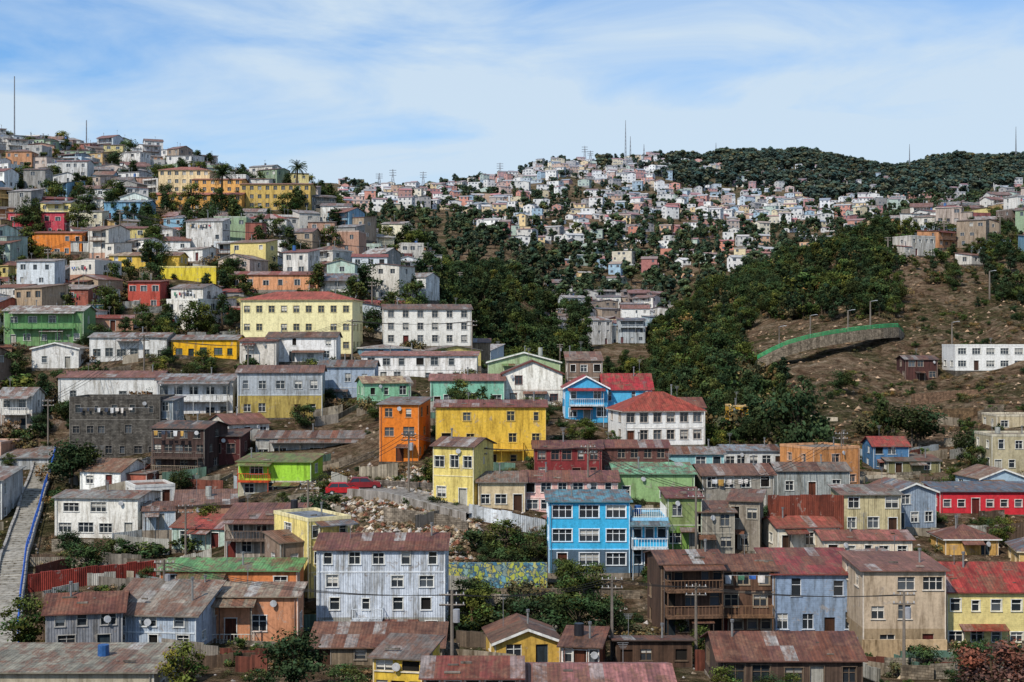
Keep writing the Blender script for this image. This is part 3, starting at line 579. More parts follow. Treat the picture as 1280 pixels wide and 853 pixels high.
def filler(px,D,lod,name='hillside_house',wr=(6.5,11)):
    w=U(*wr); dep=U(6,8.5); fl=random.choice([1,1,2,2,2,3]); h=fl*U(2.5,2.9); yaw=math.radians(random.choice([0,1,-1,1,-1])*U(4,34))
    x,y,_=G(px,D); z=float(H(x,y))+.1
    if not isfree(x,y+dep/2,math.hypot(w,dep)/2*.8,.88): return False
    s=F/D; pb=426-(z-CZ)*s
    if blocks(px-w/2*s-2,px+w/2*s+2,pb-(h+1.2)*s,pb,D): return False
    b=MB(); parts=['walls','roof','windows','door','foundation','balcony','laundry']; B={p:b for p in parts}
    rt=random.choice(['gx','gx','gx','gy','shed','shed','flat','hip']); wall=jit(hx(random.choice(PAL)),.1)
    tr=random.choice([WHITE,WHITE,mix(wall,(.1,.08,.06),.4),mix(wall,WHITE,.4)])
    bal=[(U(0,.2),U(.75,1),fl-1,random.choice([WHITE,hx('#7b5a42'),wall]))] if (R()<.3 and fl>1) else []
    wm=random.choice(['paint','board','cleanboard','corr','wood' if R()<.4 else 'paint']); rc=hx(random.choice(RPAL))
    build(B,w,h,dep,fl,max(2,int(w/2.6)),wall,wm,rc,'roof',rt,U(.5,1.4) if rt!='flat' else .3,tr,lod,1.1,1.15,jit(hx(random.choice(PAL)),.1) if R()<.15 else None,bal,True,random.choice([.1,.25,.45]),.3,5,R()<.08,None,False,1.0)
    if R()<.55:
        s2=random.choice([-1,1]); w2=U(2.4,w*.55); h2=max(2.1,h*random.choice([.45,.6,.8])); d2=U(3.5,dep)
        b.T=(1,0,s2*(w/2+w2/2-.02),U(-1.2,1.8),U(-.7,.3))
        wl2=wall if R()<.5 else jit(hx(random.choice(PAL)),.1)
        build(B,w2,h2,d2,1 if h2<3.4 else 2,max(1,int(w2/2.2)),wl2,random.choice([wm,'corr','wood']),jit(rc,.2) if R()<.5 else hx(random.choice(RPAL)),'roof','shed',U(.2,.7),tr,lod,1.0,1.0,None,[],R()<.5,.4,.2,5,False,None,False,1.0); b.T=None
    finish(b,name,None,(x,y,z),yaw,haze=max(0,(D-260)/1900))
    FOOT.append((x-math.sin(yaw)*dep/2,y+math.cos(yaw)*dep/2,math.hypot(w,dep)/2*.8))
    RECTS.append((px-w/2*s,px+w/2*s,pb-h*s*.6,pb,D)) if D<230 else None
    return True
cnt=0
def region(px0f,px1f,D0,D1,n,lod,dens=None,wr=(6.5,11)):
    global cnt
    for _ in range(n):
        D=D0+(D1-D0)*math.sqrt(R()); a=px0f(D) if callable(px0f) else px0f; c=px1f(D) if callable(px1f) else px1f
        px=U(a,c)
        if dens and R()>dens(px,pyat(px,D)): continue
        if filler(px,D,lod,wr=wr): cnt+=1
def neard(px,py):
    if 375<px<600 and 585<py<720: return 0
    if 555<px<830 and 690<py<850: return 0
    if px<250 and py>690: return 0
    if px>860 and py<610: return 0
    return 1
region(-120,1400,112,232,520,0,neard,(4.5,8))
region(-140,lambda D:620-max(0,(D-260))*.75 if D<420 else 500-(D-420)*.5,225,420,1600,1,None,(6,10))
region(-140,lambda D:430-(D-420)*.6,420,620,1300,1,None,(6.5,10.5))
region(1150,1420,405,540,500,1,None,(6.5,10))
region(1060,1420,560,760,200,1,None,(6.5,10))
region(690,830,480,640,260,1,None,(7,11))
print('FILL',cnt)

def farhouses():
    b=MB(); n=0
    grid={}
    FP=['#e8e4dc','#e2ded6','#dcd8ce','#d4d0c6','#e6e4e0','#e0dcd4','#eae6de','#c8c4ba','#d8ccb0','#dcc898','#ccb080','#c89c70','#b87858','#a85c48','#9c948a','#8c847a','#a89480','#b4c0c6','#90acbc','#a8b8a4','#d0a890','#e0c080','#c87850','#e4e0d8']
    L=[(430,268),(560,262),(600,280),(690,330),(760,372),(830,352),(900,345),(1000,322),(1060,300),(1110,262),(1300,250)]
    lx=[a for a,_ in L]; ly=[c for _,c in L]
    tries=0
    while tries<15000 and n<1750:
        tries+=1
        D=math.sqrt(U(560**2,1750**2)); px=U(425,1300); x,y,z=G(px,D); py=426-(z-CZ)*F/D
        if py>np.interp(px,lx,ly): continue
        pr=1.0
        if px>860 and py<232: pr=.16
        if px>1110: pr=.3 if py>225 else .04
        if px<600 and D>1250: pr=.3
        if 830<px<1000 and py>300: pr=.4
        if py>300: pr*=.6
        v=math.sin(x*.02+1)*math.sin(y*.013)+.5*math.sin(x*.011-y*.021)+.5*math.sin(x*.05+y*.03)
        if v>.45: pr*=.08
        elif v>.1: pr*=.5
        if R()>pr: continue
        k=(int(x//9),int(y//9)); 
        if any((k[0]+i,k[1]+j) in grid and math.dist(grid[(k[0]+i,k[1]+j)],(x,y))<8.2 for i in(-1,0,1) for j in(-1,0,1)): continue
        grid[k]=(x,y); n+=1
        w=U(5,11); dep=U(5,8); fl=random.choice([1,1,1,2,2,3]); h=fl*2.6; yaw=U(-.6,.6)
        b.T=(math.cos(yaw),math.sin(yaw),x,y,z+U(0,.5)); hw=w/2
        haze=min(.42,.1+max(0,(D-500)/2900))  # haze painted into wall, roof and window colours, stronger with distance
        hz=lambda c:mix(c,HAZE_TINT,haze)
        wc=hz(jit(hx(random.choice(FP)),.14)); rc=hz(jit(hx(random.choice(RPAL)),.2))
        Q=b.face
        Q([(-hw,0,-5),(hw,0,-5),(hw,0,h),(-hw,0,h)],'farwall',wc); Q([(-hw,dep,-5),(-hw,0,-5),(-hw,0,h),(-hw,dep,h)],'farwall',wc)
        Q([(hw,0,-5),(hw,dep,-5),(hw,dep,h),(hw,0,h)],'farwall',wc); Q([(hw,dep,-1),(-hw,dep,-1),(-hw,dep,h),(hw,dep,h)],'farwall',wc)
        Q([(-hw-.05,-.05,-5),(hw+.05,-.05,-5),(hw+.05,-.05,U(-.2,.4)),(-hw-.05,-.05,0)],'farwall',hz(jit((.2,.16,.12),.4)))
        r=U(.5,1.5); ov=.35; rt=R()
        if rt<.6:
            Q([(-hw-ov,-ov,h-.1),(hw+ov,-ov,h-.1),(hw+ov,dep/2,h+r),(-hw-ov,dep/2,h+r)],'farwall',rc); Q([(hw+ov,dep+ov,h-.1),(-hw-ov,dep+ov,h-.1),(-hw-ov,dep/2,h+r),(hw+ov,dep/2,h+r)],'farwall',rc)
            for sx in(-hw,hw): Q([(sx,0,h),(sx,dep,h),(sx,dep/2,h+r-.05)],'farwall',wc)
        elif rt<.8:
            Q([(-hw-ov,-ov,h-.1),(0,-ov,h+r),(0,dep+ov,h+r),(-hw-ov,dep+ov,h-.1)],'farwall',rc); Q([(hw+ov,-ov,h-.1),(0,-ov,h+r),(0,dep+ov,h+r),(hw+ov,dep+ov,h-.1)],'farwall',rc)
            Q([(-hw,0,h),(hw,0,h),(0,0,h+r-.05)],'farwall',wc)
        else: Q([(-hw-.2,-.2,h+.1),(hw+.2,-.2,h+.1),(hw+.2,dep+.2,h+.5),(-hw-.2,dep+.2,h+.5)],'farwall',rc)
        nw=max(2,int(w/2.6)); wd=hz((.03,.035,.04))
        for f in range(fl):
            for i in range(nw):
                if R()<.25: continue
                u=-hw+w*(i+.5)/nw+U(-.3,.3); z0=f*2.6+.9; ww=U(.35,.8)
                Q([(u-ww,-.06,z0),(u+ww,-.06,z0),(u+ww,-.06,z0+1.15),(u-ww,-.06,z0+1.15)],'farwall',wd)
            z0=f*2.6+.9
            Q([(-hw-.06,dep*.4,z0),(-hw-.06,dep*.6,z0),(-hw-.06,dep*.6,z0+1.2),(-hw-.06,dep*.4,z0+1.2)],'farwall',wd)
            Q([(hw+.06,dep*.4,z0),(hw+.06,dep*.6,z0),(hw+.06,dep*.6,z0+1.2),(hw+.06,dep*.4,z0+1.2)],'farwall',wd)
    print('FAR',n)
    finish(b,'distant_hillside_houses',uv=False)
    return grid
fargrid=farhouses()

# ------------------------------------------------------------------ terrain mesh
def terrain():
    pxs=np.concatenate([np.arange(-2600,-60,60.),np.arange(-60,1340,6.),np.arange(1340,3900,60.)])
    ds=[3.]; 
    while ds[-1]<6300: ds.append(ds[-1]*1.0135+.05)
    ds=np.array(ds); PX,DD=np.meshgrid(pxs,ds); X=(PX-640)*DD/F; Z=H(X,DD)
    nr,nc=PX.shape; v=np.stack([X,DD,Z],-1).reshape(-1,3)
    i=np.arange(nr*nc).reshape(nr,nc); f=np.stack([i[:-1,:-1],i[:-1,1:],i[1:,1:],i[1:,:-1]],-1).reshape(-1,4)
    me=bpy.data.meshes.new('hillside_terrain'); me.vertices.add(len(v)); me.vertices.foreach_set('co',v.ravel())
    me.loops.add(f.size); me.loops.foreach_set('vertex_index',f.ravel()); me.polygons.add(len(f))
    me.polygons.foreach_set('loop_start',np.arange(0,f.size,4)); me.polygons.foreach_set('use_smooth',np.ones(len(f),bool))
    me.update(calc_edges=True); me.validate()
    me.materials.append(MAT['hillside_ground']); o=bpy.data.objects.new('hillside_terrain',me); bpy.context.scene.collection.objects.link(o)
terrain()

# ------------------------------------------------------------------ trees
def treemesh(name,kind,ncl,nleaf,ls,base,seed):
    r=np.random.default_rng(seed); b=MB()
    cl=[]
    for i in range(ncl):
        while True:
            p=r.uniform(-1,1,3)
            if .25<np.linalg.norm(p)<1: break
        if kind=='broad': c=np.array([p[0]*.36,p[1]*.36,.56+p[2]*.34]); rad=r.uniform(.09,.17)
        elif kind=='tall': t=(p[2]+1)/2; k=.24*(1-.55*t); c=np.array([p[0]*k,p[1]*k,.26+.68*t]); rad=r.uniform(.06,.12)
        elif kind=='pine': t=(p[2]+1)/2; k=.22*(1-t)+.02; c=np.array([p[0]*k,p[1]*k,.15+.8*t]); rad=.05+.06*(1-t)
        else: c=np.array([p[0]*.55,p[1]*.55,.38+p[2]*.3]); rad=r.uniform(.12,.24)
        cl.append((c,rad))
    bk=(.09,.065,.045)
    if kind!='shrub':
        p0=Vector((0,0,-.06)); n=5; lean=r.uniform(-.04,.04,2)
        for i in range(n):
            p1=Vector((lean[0]*(i+1)/n+r.uniform(-.01,.01),lean[1]*(i+1)/n,(i+1)/n*(.65 if kind=='broad' else .85)))
            b.beam(p0,p1,.028*(1-i/n*.75),'bark',bk,.028*(1-(i+1)/n*.75),6); p0=p1
        for c,_ in cl[::2]:
            zb=max(.12,c[2]*.55); b.beam((lean[0]*zb,lean[1]*zb,zb),tuple(c),.011,'bark',bk,.003,4)
    else:
        for c,_ in cl[::3]: b.beam((0,0,-.05),tuple(c),.012,'bark',bk,.004,4)
    per=max(4,nleaf//ncl)
    soft=nleaf<500
    for c,rad in cl:
        cb=r.uniform(.8,1.2) if soft else r.uniform(.55,1.55); hue=r.uniform(-.12,.22)
        for j in range(per):
            d=r.normal(size=3); d/=np.linalg.norm(d); q=c+d*rad*r.uniform(.35,1.2)*np.array([1.15,1.15,.85])
            if q[2]<.01: q[2]=.01
            nrm=d*(1.2 if soft else .7)+r.normal(size=3)*(.3 if soft else .6)+np.array([0,0,.45]); nrm/=np.linalg.norm(nrm)
            a=np.cross(nrm,r.normal(size=3)); a/=np.linalg.norm(a)+1e-9; e=np.cross(nrm,a)
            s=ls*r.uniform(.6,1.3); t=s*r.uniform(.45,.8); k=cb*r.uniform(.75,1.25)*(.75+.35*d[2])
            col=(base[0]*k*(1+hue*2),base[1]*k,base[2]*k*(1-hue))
            b.face([tuple(q-a*s),tuple(q-e*t),tuple(q+a*s),tuple(q+e*t)],'leaf',col)
    o=finish(b,name,uv=False); me=o.data; bpy.data.objects.remove(o); return me
G1=(.058,.082,.030);G2=(.042,.063,.028);G3=(.074,.102,.030);DRY=(.19,.145,.085)
TM={
 'broad':[treemesh('m_broad','broad',26,2600,.026,G1,1),treemesh('m_broad','broad',22,2600,.026,G3,2),treemesh('m_broad','broad',30,3000,.025,G2,3)],
 'tall':[treemesh('m_tall','tall',22,1500,.028,G2,4),treemesh('m_tall','tall',18,1400,.028,G1,5),treemesh('m_tall','tall',26,1700,.027,G2,6)],
 'pine':[treemesh('m_pine','pine',26,1400,.028,(.034,.052,.028),7)],
 'shrub':[treemesh('m_shrub','shrub',14,900,.05,G1,8),treemesh('m_shrub','shrub',12,900,.05,G3,9),treemesh('m_shrub','shrub',14,800,.05,(.12,.105,.055),10),treemesh('m_shrub','shrub',16,1000,.045,G2,13)],
 'dry':[treemesh('m_dry','shrub',14,600,.05,DRY,31),treemesh('m_dry','shrub',12,600,.05,(.14,.10,.06),32),treemesh('m_dry','shrub',12,600,.05,(.10,.095,.045),33)],
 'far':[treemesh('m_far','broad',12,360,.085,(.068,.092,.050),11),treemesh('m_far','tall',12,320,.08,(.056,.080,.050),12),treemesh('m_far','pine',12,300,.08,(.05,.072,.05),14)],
 'haze':[treemesh('m_haze','broad',12,380,.11,(.080,.105,.080),21),treemesh('m_haze','broad',14,380,.10,(.068,.092,.076),22),treemesh('m_haze','tall',12,300,.09,(.062,.086,.076),23)],  # distance haze painted into these leaf colours
 'red':[treemesh('m_red','broad',26,2600,.026,(.13,.065,.055),15)],
}
def put(kind,name,loc,h,parent=None,wide=1.0,idx=None):
    me=random.choice(TM[kind]) if idx is None else TM[kind][idx]
    o=bpy.data.objects.new(name,me); bpy.context.scene.collection.objects.link(o)
    o.location=loc; k=U(.88,1.15)*wide; o.scale=(h*k,h*k,h); o.rotation_euler=(U(-.06,.06),U(-.06,.06),U(0,6.28))
    if parent: o.parent=parent
    return o
def tree(px,pb,hp,kind='broad',name='broadleaf_tree',wide=1.0,idx=None,D=None):
    D=D or solve(px,pb); x,y,z=G(px,D); put(kind,name,(x,y,z-.2),hp*D/F,None,wide,idx); FOOT.append((x,y,1.0))
for a in [(90,612,68,'broad',1.2,2),(35,815,74,'broad',1.0,1),(228,872,76,'broad',1.1,1),(368,872,92,'broad',1.1,2),(430,874,50,'broad',1.3,0),(170,700,38,'shrub',1.6,0),(262,672,44,'broad',1.1,1),(235,690,30,'shrub',1.5,1),
          (720,805,74,'broad',1.2,0),(672,800,62,'broad',1.2,2),(600,792,66,'broad',1.1,1),(765,800,62,'broad',1.0,2),(620,800,52,'shrub',1.2,3),(695,765,38,'shrub',1.4,1),(740,765,36,'shrub',1.4,0),(640,780,44,'broad',1.2,2),(700,790,50,'broad',1.3,2),(590,745,36,'shrub',1.3,3),(660,745,34,'shrub',1.3,2),(630,702,54,'broad',1.2,1),(660,705,46,'broad',1.1,0),(600,692,42,'shrub',1.3,3),(1240,876,86,'red',1.3,0),
          (255,466,32,'broad',1.3,1),(212,462,32,'broad',1.0,2),(380,536,36,'broad',1.1,0),(412,506,24,'broad',1.0,2),(735,552,30,'broad',1.4,1),(705,556,22,'shrub',1.6,3),
          (1000,598,130,'broad',.8,2),(1145,560,60,'broad',1.5,2),(1215,580,50,'broad',1.2,2),(890,560,34,'broad',1.3,1),(935,562,46,'broad',1.2,2),(905,875,46,'broad',1.2,1),(960,870,34,'broad',1.4,2),(990,868,30,'broad',1.4,1),
          (225,620,38,'broad',1.0,2),(400,640,36,'shrub',1.4,3),(405,622,34,'broad',.8,1),(850,800,40,'tall',1.0,1),(800,800,34,'shrub',1.4,2),(1190,610,28,'broad',1.2,1),(20,500,44,'shrub',1.6,1),(20,470,38,'broad',1.2,0),(60,520,30,'shrub',1.6,0),(290,790,40,'tall',1.1,1),(140,700,34,'broad',1.2,0),
          (265,272,24,'broad',1.5,2),(312,228,20,'broad',1.6,2),(240,312,30,'broad',1.4,2),(110,272,34,'broad',1.2,2),(186,202,20,'broad',1.3,2),(75,385,28,'broad',1.4,1),(118,352,26,'broad',1.3,1),(20,384,24,'broad',1.4,0),(255,390,40,'tall',1.2,1),(40,255,24,'tall',1.3,0),(335,345,30,'broad',1.3,2),(420,300,40,'tall',1.4,0),(445,300,36,'tall',1.4,2),(620,425,55,'pine',1.2,0)]:
    tree(a[0],a[1],a[2],a[3],'broadleaf_tree' if a[3]!='shrub' else 'shrub',a[4],a[5])
def veg(root,n,px0,px1,D0,D1,kinds,h0,h1,dens=None,rad=1.0,block=False,grd=None,wide=1.0):
    e=empty(root); m=0
    for _ in range(n):
        D=math.sqrt(U(D0*D0,D1*D1)); px=U(px0,px1); x,y,z=G(px,D)
        if dens and R()>dens(px,426-(z-CZ)*F/D,D): continue
        if grd is None and not isfree(x,y,rad,.85): continue
        if grd is not None:
            k=(int(x//9),int((y-4)//9))
            if k in grd: continue
        h=U(h0,h1)
        if block and blocks(px-h*.35*F/D,px+h*.35*F/D,426-(z+h-CZ)*F/D,426-(z-CZ)*F/D,D,.3): continue
        put(random.choice(kinds),'tree_%d'%m,(x,y,z-.15),h,e,wide); m+=1
    print(root,m)
def right_d(px,py,D):
    if py>575: return .3
    if 935<px<1140 and 402<py<482: return .0
    if 985<px<1135 and 436<py<560: return .1
    if 1125<px<1235 and 318<py<430: return .25
    if px>1150 and py>430: return .3
    return .85
def bank(px,py,D): return .25 if (385<px<590 and 608<py<690) else 1
veg('ravine_trees',470,465,735,330,600,['tall','tall','broad','pine'],6,13,lambda px,py,D:0 if (px<560 and D<430 and px<520-(D-330)*.3) else 1)
veg('ravine_trees',160,690,860,235,430,['broad','tall'],5,9)
veg('slope_trees',1150,810,1110,236,520,['broad','tall','tall','shrub','pine'],3,9.5,right_d)
veg('slope_trees',420,1060,1300,350,500,['broad','tall','shrub','pine'],3,8,right_d)
veg('slope_shrubs',800,840,1420,225,480,['shrub'],.8,2.6,lambda px,py,D:0 if (935<px<1140 and 402<py<466) else .9)
veg('dry_scrub',1900,900,1420,225,470,['dry'],.35,1.7,lambda px,py,D:.2 if (935<px<1140 and 402<py<466) else 1)
veg('dry_scrub',600,380,600,148,185,['dry'],.25,.9)
veg('hillside_shrubs',1300,-140,620,200,600,['shrub','shrub','broad','dry'],1.8,4.8,None,.5,False)
veg('hillside_trees',420,-140,540,290,620,['broad','tall'],5,10,None,.3,False)
veg('hillside_trees',160,-140,520,225,300,['broad','tall'],4,8,None,.8,True)
veg('garden_shrubs',1400,-120,1400,104,232,['shrub','shrub','dry'],.5,2.0,bank,.35,True)
veg('garden_trees',260,-120,1400,108,232,['broad'],2.2,5,bank,.7,True)
veg('distant_trees',1700,420,1320,560,1100,['far'],4,10,None,1,False,fargrid)
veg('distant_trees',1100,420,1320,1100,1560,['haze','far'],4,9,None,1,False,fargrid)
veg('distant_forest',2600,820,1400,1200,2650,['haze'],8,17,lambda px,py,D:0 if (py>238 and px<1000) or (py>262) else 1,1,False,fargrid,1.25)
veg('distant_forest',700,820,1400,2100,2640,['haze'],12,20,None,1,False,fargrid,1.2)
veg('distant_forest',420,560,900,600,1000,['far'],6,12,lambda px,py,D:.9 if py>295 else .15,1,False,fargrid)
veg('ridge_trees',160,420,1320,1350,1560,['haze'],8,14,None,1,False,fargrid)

def palm(px,pb,hp,D):
    x,y,z=G(px,D); z=CZ+(426-pb)*D/F; h=hp*D/F; b=MB(); rr=np.random.default_rng(int(px)); p0=Vector((0,0,-3)); 
    for i in range(6):
        p1=Vector((.05*i,0,h*.62*(i+1)/6)); b.beam(p0,p1,.38-.02*i,'bark',(.10,.075,.05),.36-.02*i,8); p0=p1
    c=p0; L=h*.42
    for i in range(46):
        az=rr.uniform(0,6.28); el=rr.uniform(-.5,1.35); pr=c; k=.5+.6*rr.random()
        for j in range(7):
            t=(j+1)/7; e2=el-1.5*t*t*.7; d=Vector((math.cos(az)*math.cos(e2),math.sin(az)*math.cos(e2),math.sin(e2)))
            pn=pr+d*(L/7); b.beam(pr,pn,.04,'leaf',(.07*k,.09*k,.03)); sd=Vector((-math.sin(az),math.cos(az),0))
            for sg in(-1,1):
                for q in(0,.5):
                    m=pr.lerp(pn,q); wv=L*.2*(1-.6*t)
                    b.face([tuple(m),tuple(m+d*.22),tuple(m+sd*sg*wv+d*wv*.5-Vector((0,0,wv*.4)))],'leaf',(.05*k,.075*k,.025))
            pr=pn
    finish(b,'palm_tree',None,(x,y,z))
palm(277,246,46,436); palm(371,230,34,470)

# ------------------------------------------------------------------ walls, fences, roads, rubble
def wallpath(name,pts,h,mat,col,th=.25,rail=None,down=2.5,world=False):
    P=[]
    for p in pts:
        if world: P.append(Vector(p)); continue
        px,py=p[0],p[1]; D=p[2] if len(p)>2 else solve(px,py); P.append(Vector(W(px,py,D)))
    b=MB()
    for a,c in zip(P[:-1],P[1:]):
        d=(c-a); n=Vector((-d.y,d.x,0)).normalized()*th
        A=[a,c]; lo=[v-Vector((0,0,down)) for v in A]; hi=[v+Vector((0,0,h)) for v in A]
        k=max(1,int(d.length/1.1))
        for i in range(k):
            t0,t1=i/k,(i+1)/k; cc=jit(col,.2) if mat!='mural' else col; dz=Vector((0,0,U(-.12,.12) if mat in('corr','wood') else 0))
            l0,l1,h0,h1=lo[0].lerp(lo[1],t0),lo[0].lerp(lo[1],t1),hi[0].lerp(hi[1],t0)+dz,hi[0].lerp(hi[1],t1)+dz
            b.face([tuple(l0),tuple(l1),tuple(h1),tuple(h0)],mat,cc); b.face([tuple(h0),tuple(h1),tuple(h1+n),tuple(h0+n)],mat,cc)
            b.face([tuple(l0+n),tuple(l1+n),tuple(h1+n),tuple(h0+n)],mat,cc)
            if rail and i%2==0:
                b.beam(h0+n/2,h0+n/2+Vector((0,0,.9)),.06,'trim',rail)
        if rail:
            for z in(.2,.42,.65,.9): b.beam(hi[0]+n/2+Vector((0,0,z)),hi[1]+n/2+Vector((0,0,z)),.075,'trim',rail)
    finish(b,name)
wallpath('red_corrugated_fence',[(36,742),(110,733),(195,722)],2.0,'corr',hx('#a84436'))
wallpath('white_corrugated_fence',[(586,652),(640,662),(682,672)],1.9,'corr',hx('#d2d6d8'))
wallpath('white_wall',[(586,660,158),(560,650,159),(480,640,160)],.6,'brick',hx('#a89a88'))
wallpath('mural_wall',[(556,722,146),(684,722,145)],1.55,'mural',(.5,.5,.1))
wallpath('stone_retaining_wall',[(556,744,142),(690,742,142),(800,745,141)],.5,'brick',hx('#9a8a76'))
wallpath('rusty_corrugated_fence',[(960,655,160),(1055,655,160)],3.3,'corr',hx('#7a3c2a'))
wallpath('stone_retaining_wall',[(470,612),(540,616),(600,622)],1.2,'brick',hx('#8c8176'))
wallpath('stone_retaining_wall',[(1079,835,121),(1184,835,121)],2.4,'concrete',hx('#b59a76'))
wallpath('wire_fence',[(570,800,128),(640,808,126)],.9,'wood',hx('#6a5a4a'))
wallpath('stone_retaining_wall',[(270,818,122),(345,822,121)],1.3,'brick',hx('#9f9686'))
GW=[(948,449,305),(965,440,306),(985,431,308),(1010,424,311),(1040,418,315),(1075,413,320),(1105,410,325),(1124,409,330),(1131,417,338)]
wallpath('green_rail_retaining_wall',GW,0,'brick',hx('#bca98f'),.6,hx('#3fa86c'),2.3)
b=MB()
Pw=[W(a,c,d) for a,c,d in GW[:-1]]
for p,q in zip(Pw[:-1],Pw[1:]): b.face([(p[0],p[1]+.6,p[2]-.2),(q[0],q[1]+.6,q[2]-.2),(q[0]+1,q[1]+9,q[2]-.2),(p[0]+1,p[1]+9,p[2]-.2)],'concrete',(.1,.1,.1))
finish(b,'hillside_road')
wallpath('stone_retaining_wall',[(1140,500,275),(1200,495,278),(1290,492,280)],1.2,'brick',hx('#a9866a'))
wallpath('stone_retaining_wall',[(1150,522,258),(1230,518,262)],1.4,'brick',hx('#a0815e'))
wallpath('stone_retaining_wall',[(980,602,207),(1060,606,205),(1100,602,206)],1.0,'concrete',hx('#a8a090'))
wallpath('stone_retaining_wall',[(880,600,200),(960,606,200)],1.0,'concrete',hx('#a8a090'))
def plotfences(n,px0,px1,D0,D1,hh,mats,cols,name,bl=True):
    k=0
    for _ in range(n):
        D=math.sqrt(U(D0*D0,D1*D1)); px=U(px0,px1); x,y,z=G(px,D); a=U(-.5,.5) if R()<.75 else U(-1.5,1.5); L=U(2.5,7)
        pts=[(x+math.cos(a)*t*L/4,y+math.sin(a)*t*L/4) for t in range(5)]
        if not all(isfree(p[0],p[1],.2,.85) for p in pts): continue
        if bank(px,pyat(px,D),D)<1 and R()<.8: continue
        h=U(*hh)
        if bl and blocks(px-2,px+L*F/D,426-(z+h-CZ)*F/D,426-(z-CZ)*F/D,D,.25): continue
        wallpath(name,[(p[0],p[1],float(H(*p))) for p in pts],h,random.choice(mats),jit(hx(random.choice(cols)),.15),.08,world=True,down=1.0); k+=1
    print(name,k)
plotfences(360,-60,1340,108,235,(.9,1.9),['corr','wood','corr'],['#8d8478','#6f5a48','#9aa0a2','#7a4536','#a89c88','#b8b4a8','#5d7a6a'],'corrugated_fence')
plotfences(260,-60,1340,108,260,(.5,1.6),['brick','concrete'],['#8f8270','#a0917c','#b0a490'],'stone_retaining_wall')
plotfences(420,-100,560,235,560,(.8,2.2),['brick','concrete','corr'],['#8f8270','#b0a490','#9a9a94','#7a5a48','#c8c0b0'],'stone_retaining_wall',False)
def rubble(name,n,px0,px1,D0,D1,s0,s1,cols):
    b=MB(); k=0
    for _ in range(n):
        D=math.sqrt(U(D0*D0,D1*D1)); px=U(px0,px1); x,y,z=G(px,D)
        if not isfree(x,y,.1,.8): continue
        s=U(s0,s1)**1.0; c=jit(hx(random.choice(cols)),.3); k+=1
        P=[(x+s*U(.5,1.2)*math.cos(t+U(-.4,.4)),y+s*U(.5,1.2)*math.sin(t),z+U(-.05,.15)*s) for t in(0,1.57,3.14,4.71)]
        Tt=(x+U(-.3,.3)*s,y+U(-.3,.3)*s,z+s*U(.4,.95))
        for i in range(4): b.face([P[i],P[(i+1)%4],Tt],'concrete',c)
    finish(b,name,uv=False)
rubble('rubble_pile',3200,385,600,148,184,.12,.6,['#9a8468','#6f5a44','#b8a488','#a8a098','#8a5a44','#c8beb0'])
rubble('rubble_pile',3800,-100,1380,105,235,.08,.38,['#9a8468','#6f5a44','#b8a488','#8a7a68','#a8a098'])
rubble('hillside_rocks',2000,830,1380,225,420,.15,.7,['#9a7c60','#7a604a','#b09478'])
def strip(name,pts,wd,mat,col,lift=.12,kerb=None,steps=False):
    b=MB(); Q=[]
    for (p,d),(p2,d2) in zip(pts[:-1],pts[1:]):
        nn=26 if steps else 10
        for i in range(nn): t=i/nn; Q.append(Vector(G(p+(p2-p)*t,d+(d2-d)*t)))
    Q.append(Vector(G(*pts[-1]))); rows=[]
    for i,v in enumerate(Q):
        d=(Q[min(i+1,len(Q)-1)]-Q[max(i-1,0)]); n=Vector((d.y,-d.x,0)).normalized()
        z=max(float(H(v.x+n.x*k*wd/2,v.y+n.y*k*wd/2)) for k in(-1,0,1))+lift
        rows.append((Vector((v.x,v.y,z))-n*wd/2,Vector((v.x,v.y,z))+n*wd/2,n))
    for a,c in zip(rows[:-1],rows[1:]):
        if steps:
            zz=max(a[0].z,c[0].z); T0=[Vector((p.x,p.y,zz)) for p in(a[0],a[1],c[1],c[0])]; cc=jit(col,.18)
            b.face([tuple(p) for p in T0],mat,cc); b.face([(a[0].x,a[0].y,zz-.5),(a[1].x,a[1].y,zz-.5),tuple(T0[1]),tuple(T0[0])],mat,jit(col,.1))
        else: b.face([tuple(a[0]),tuple(a[1]),tuple(c[1]),tuple(c[0])],mat,jit(col,.06))
        for s,k in((0,-1),(1,1)):
            o=a[2]*k*.3; z=Vector((0,0,.35 if steps else .15)); p,q=a[s],c[s]
            b.face([tuple(p+z),tuple(q+z),tuple(q+o+z),tuple(p+o+z)],'concrete',(.35,.33,.3)); b.face([tuple(p),tuple(q),tuple(q+z),tuple(p+z)],'concrete',(.32,.3,.28))
            b.face([tuple(p+o+z),tuple(q+o+z),tuple(q+o-z*8),tuple(p+o-z*8)],'concrete',(.3,.27,.24))
    if kerb:
        for i,(a,c) in enumerate(zip(rows[:-1],rows[1:])):
            for z in(.7,1.2): b.beam(a[1]+Vector((0,0,z)),c[1]+Vector((0,0,z)),.08,'trim',kerb)
            if i%3==0: b.beam(a[1],a[1]+Vector((0,0,1.2)),.06,'trim',kerb)
    finish(b,name)
strip('steep_stair_street',STAIR,2.6,'concrete',hx('#a09a8e'),.3,hx('#2c5fb8'),True)
strip('street',[(395,174),(440,176),(480,172),(530,168),(600,163)],4.5,'concrete',hx('#87827c'),.15)
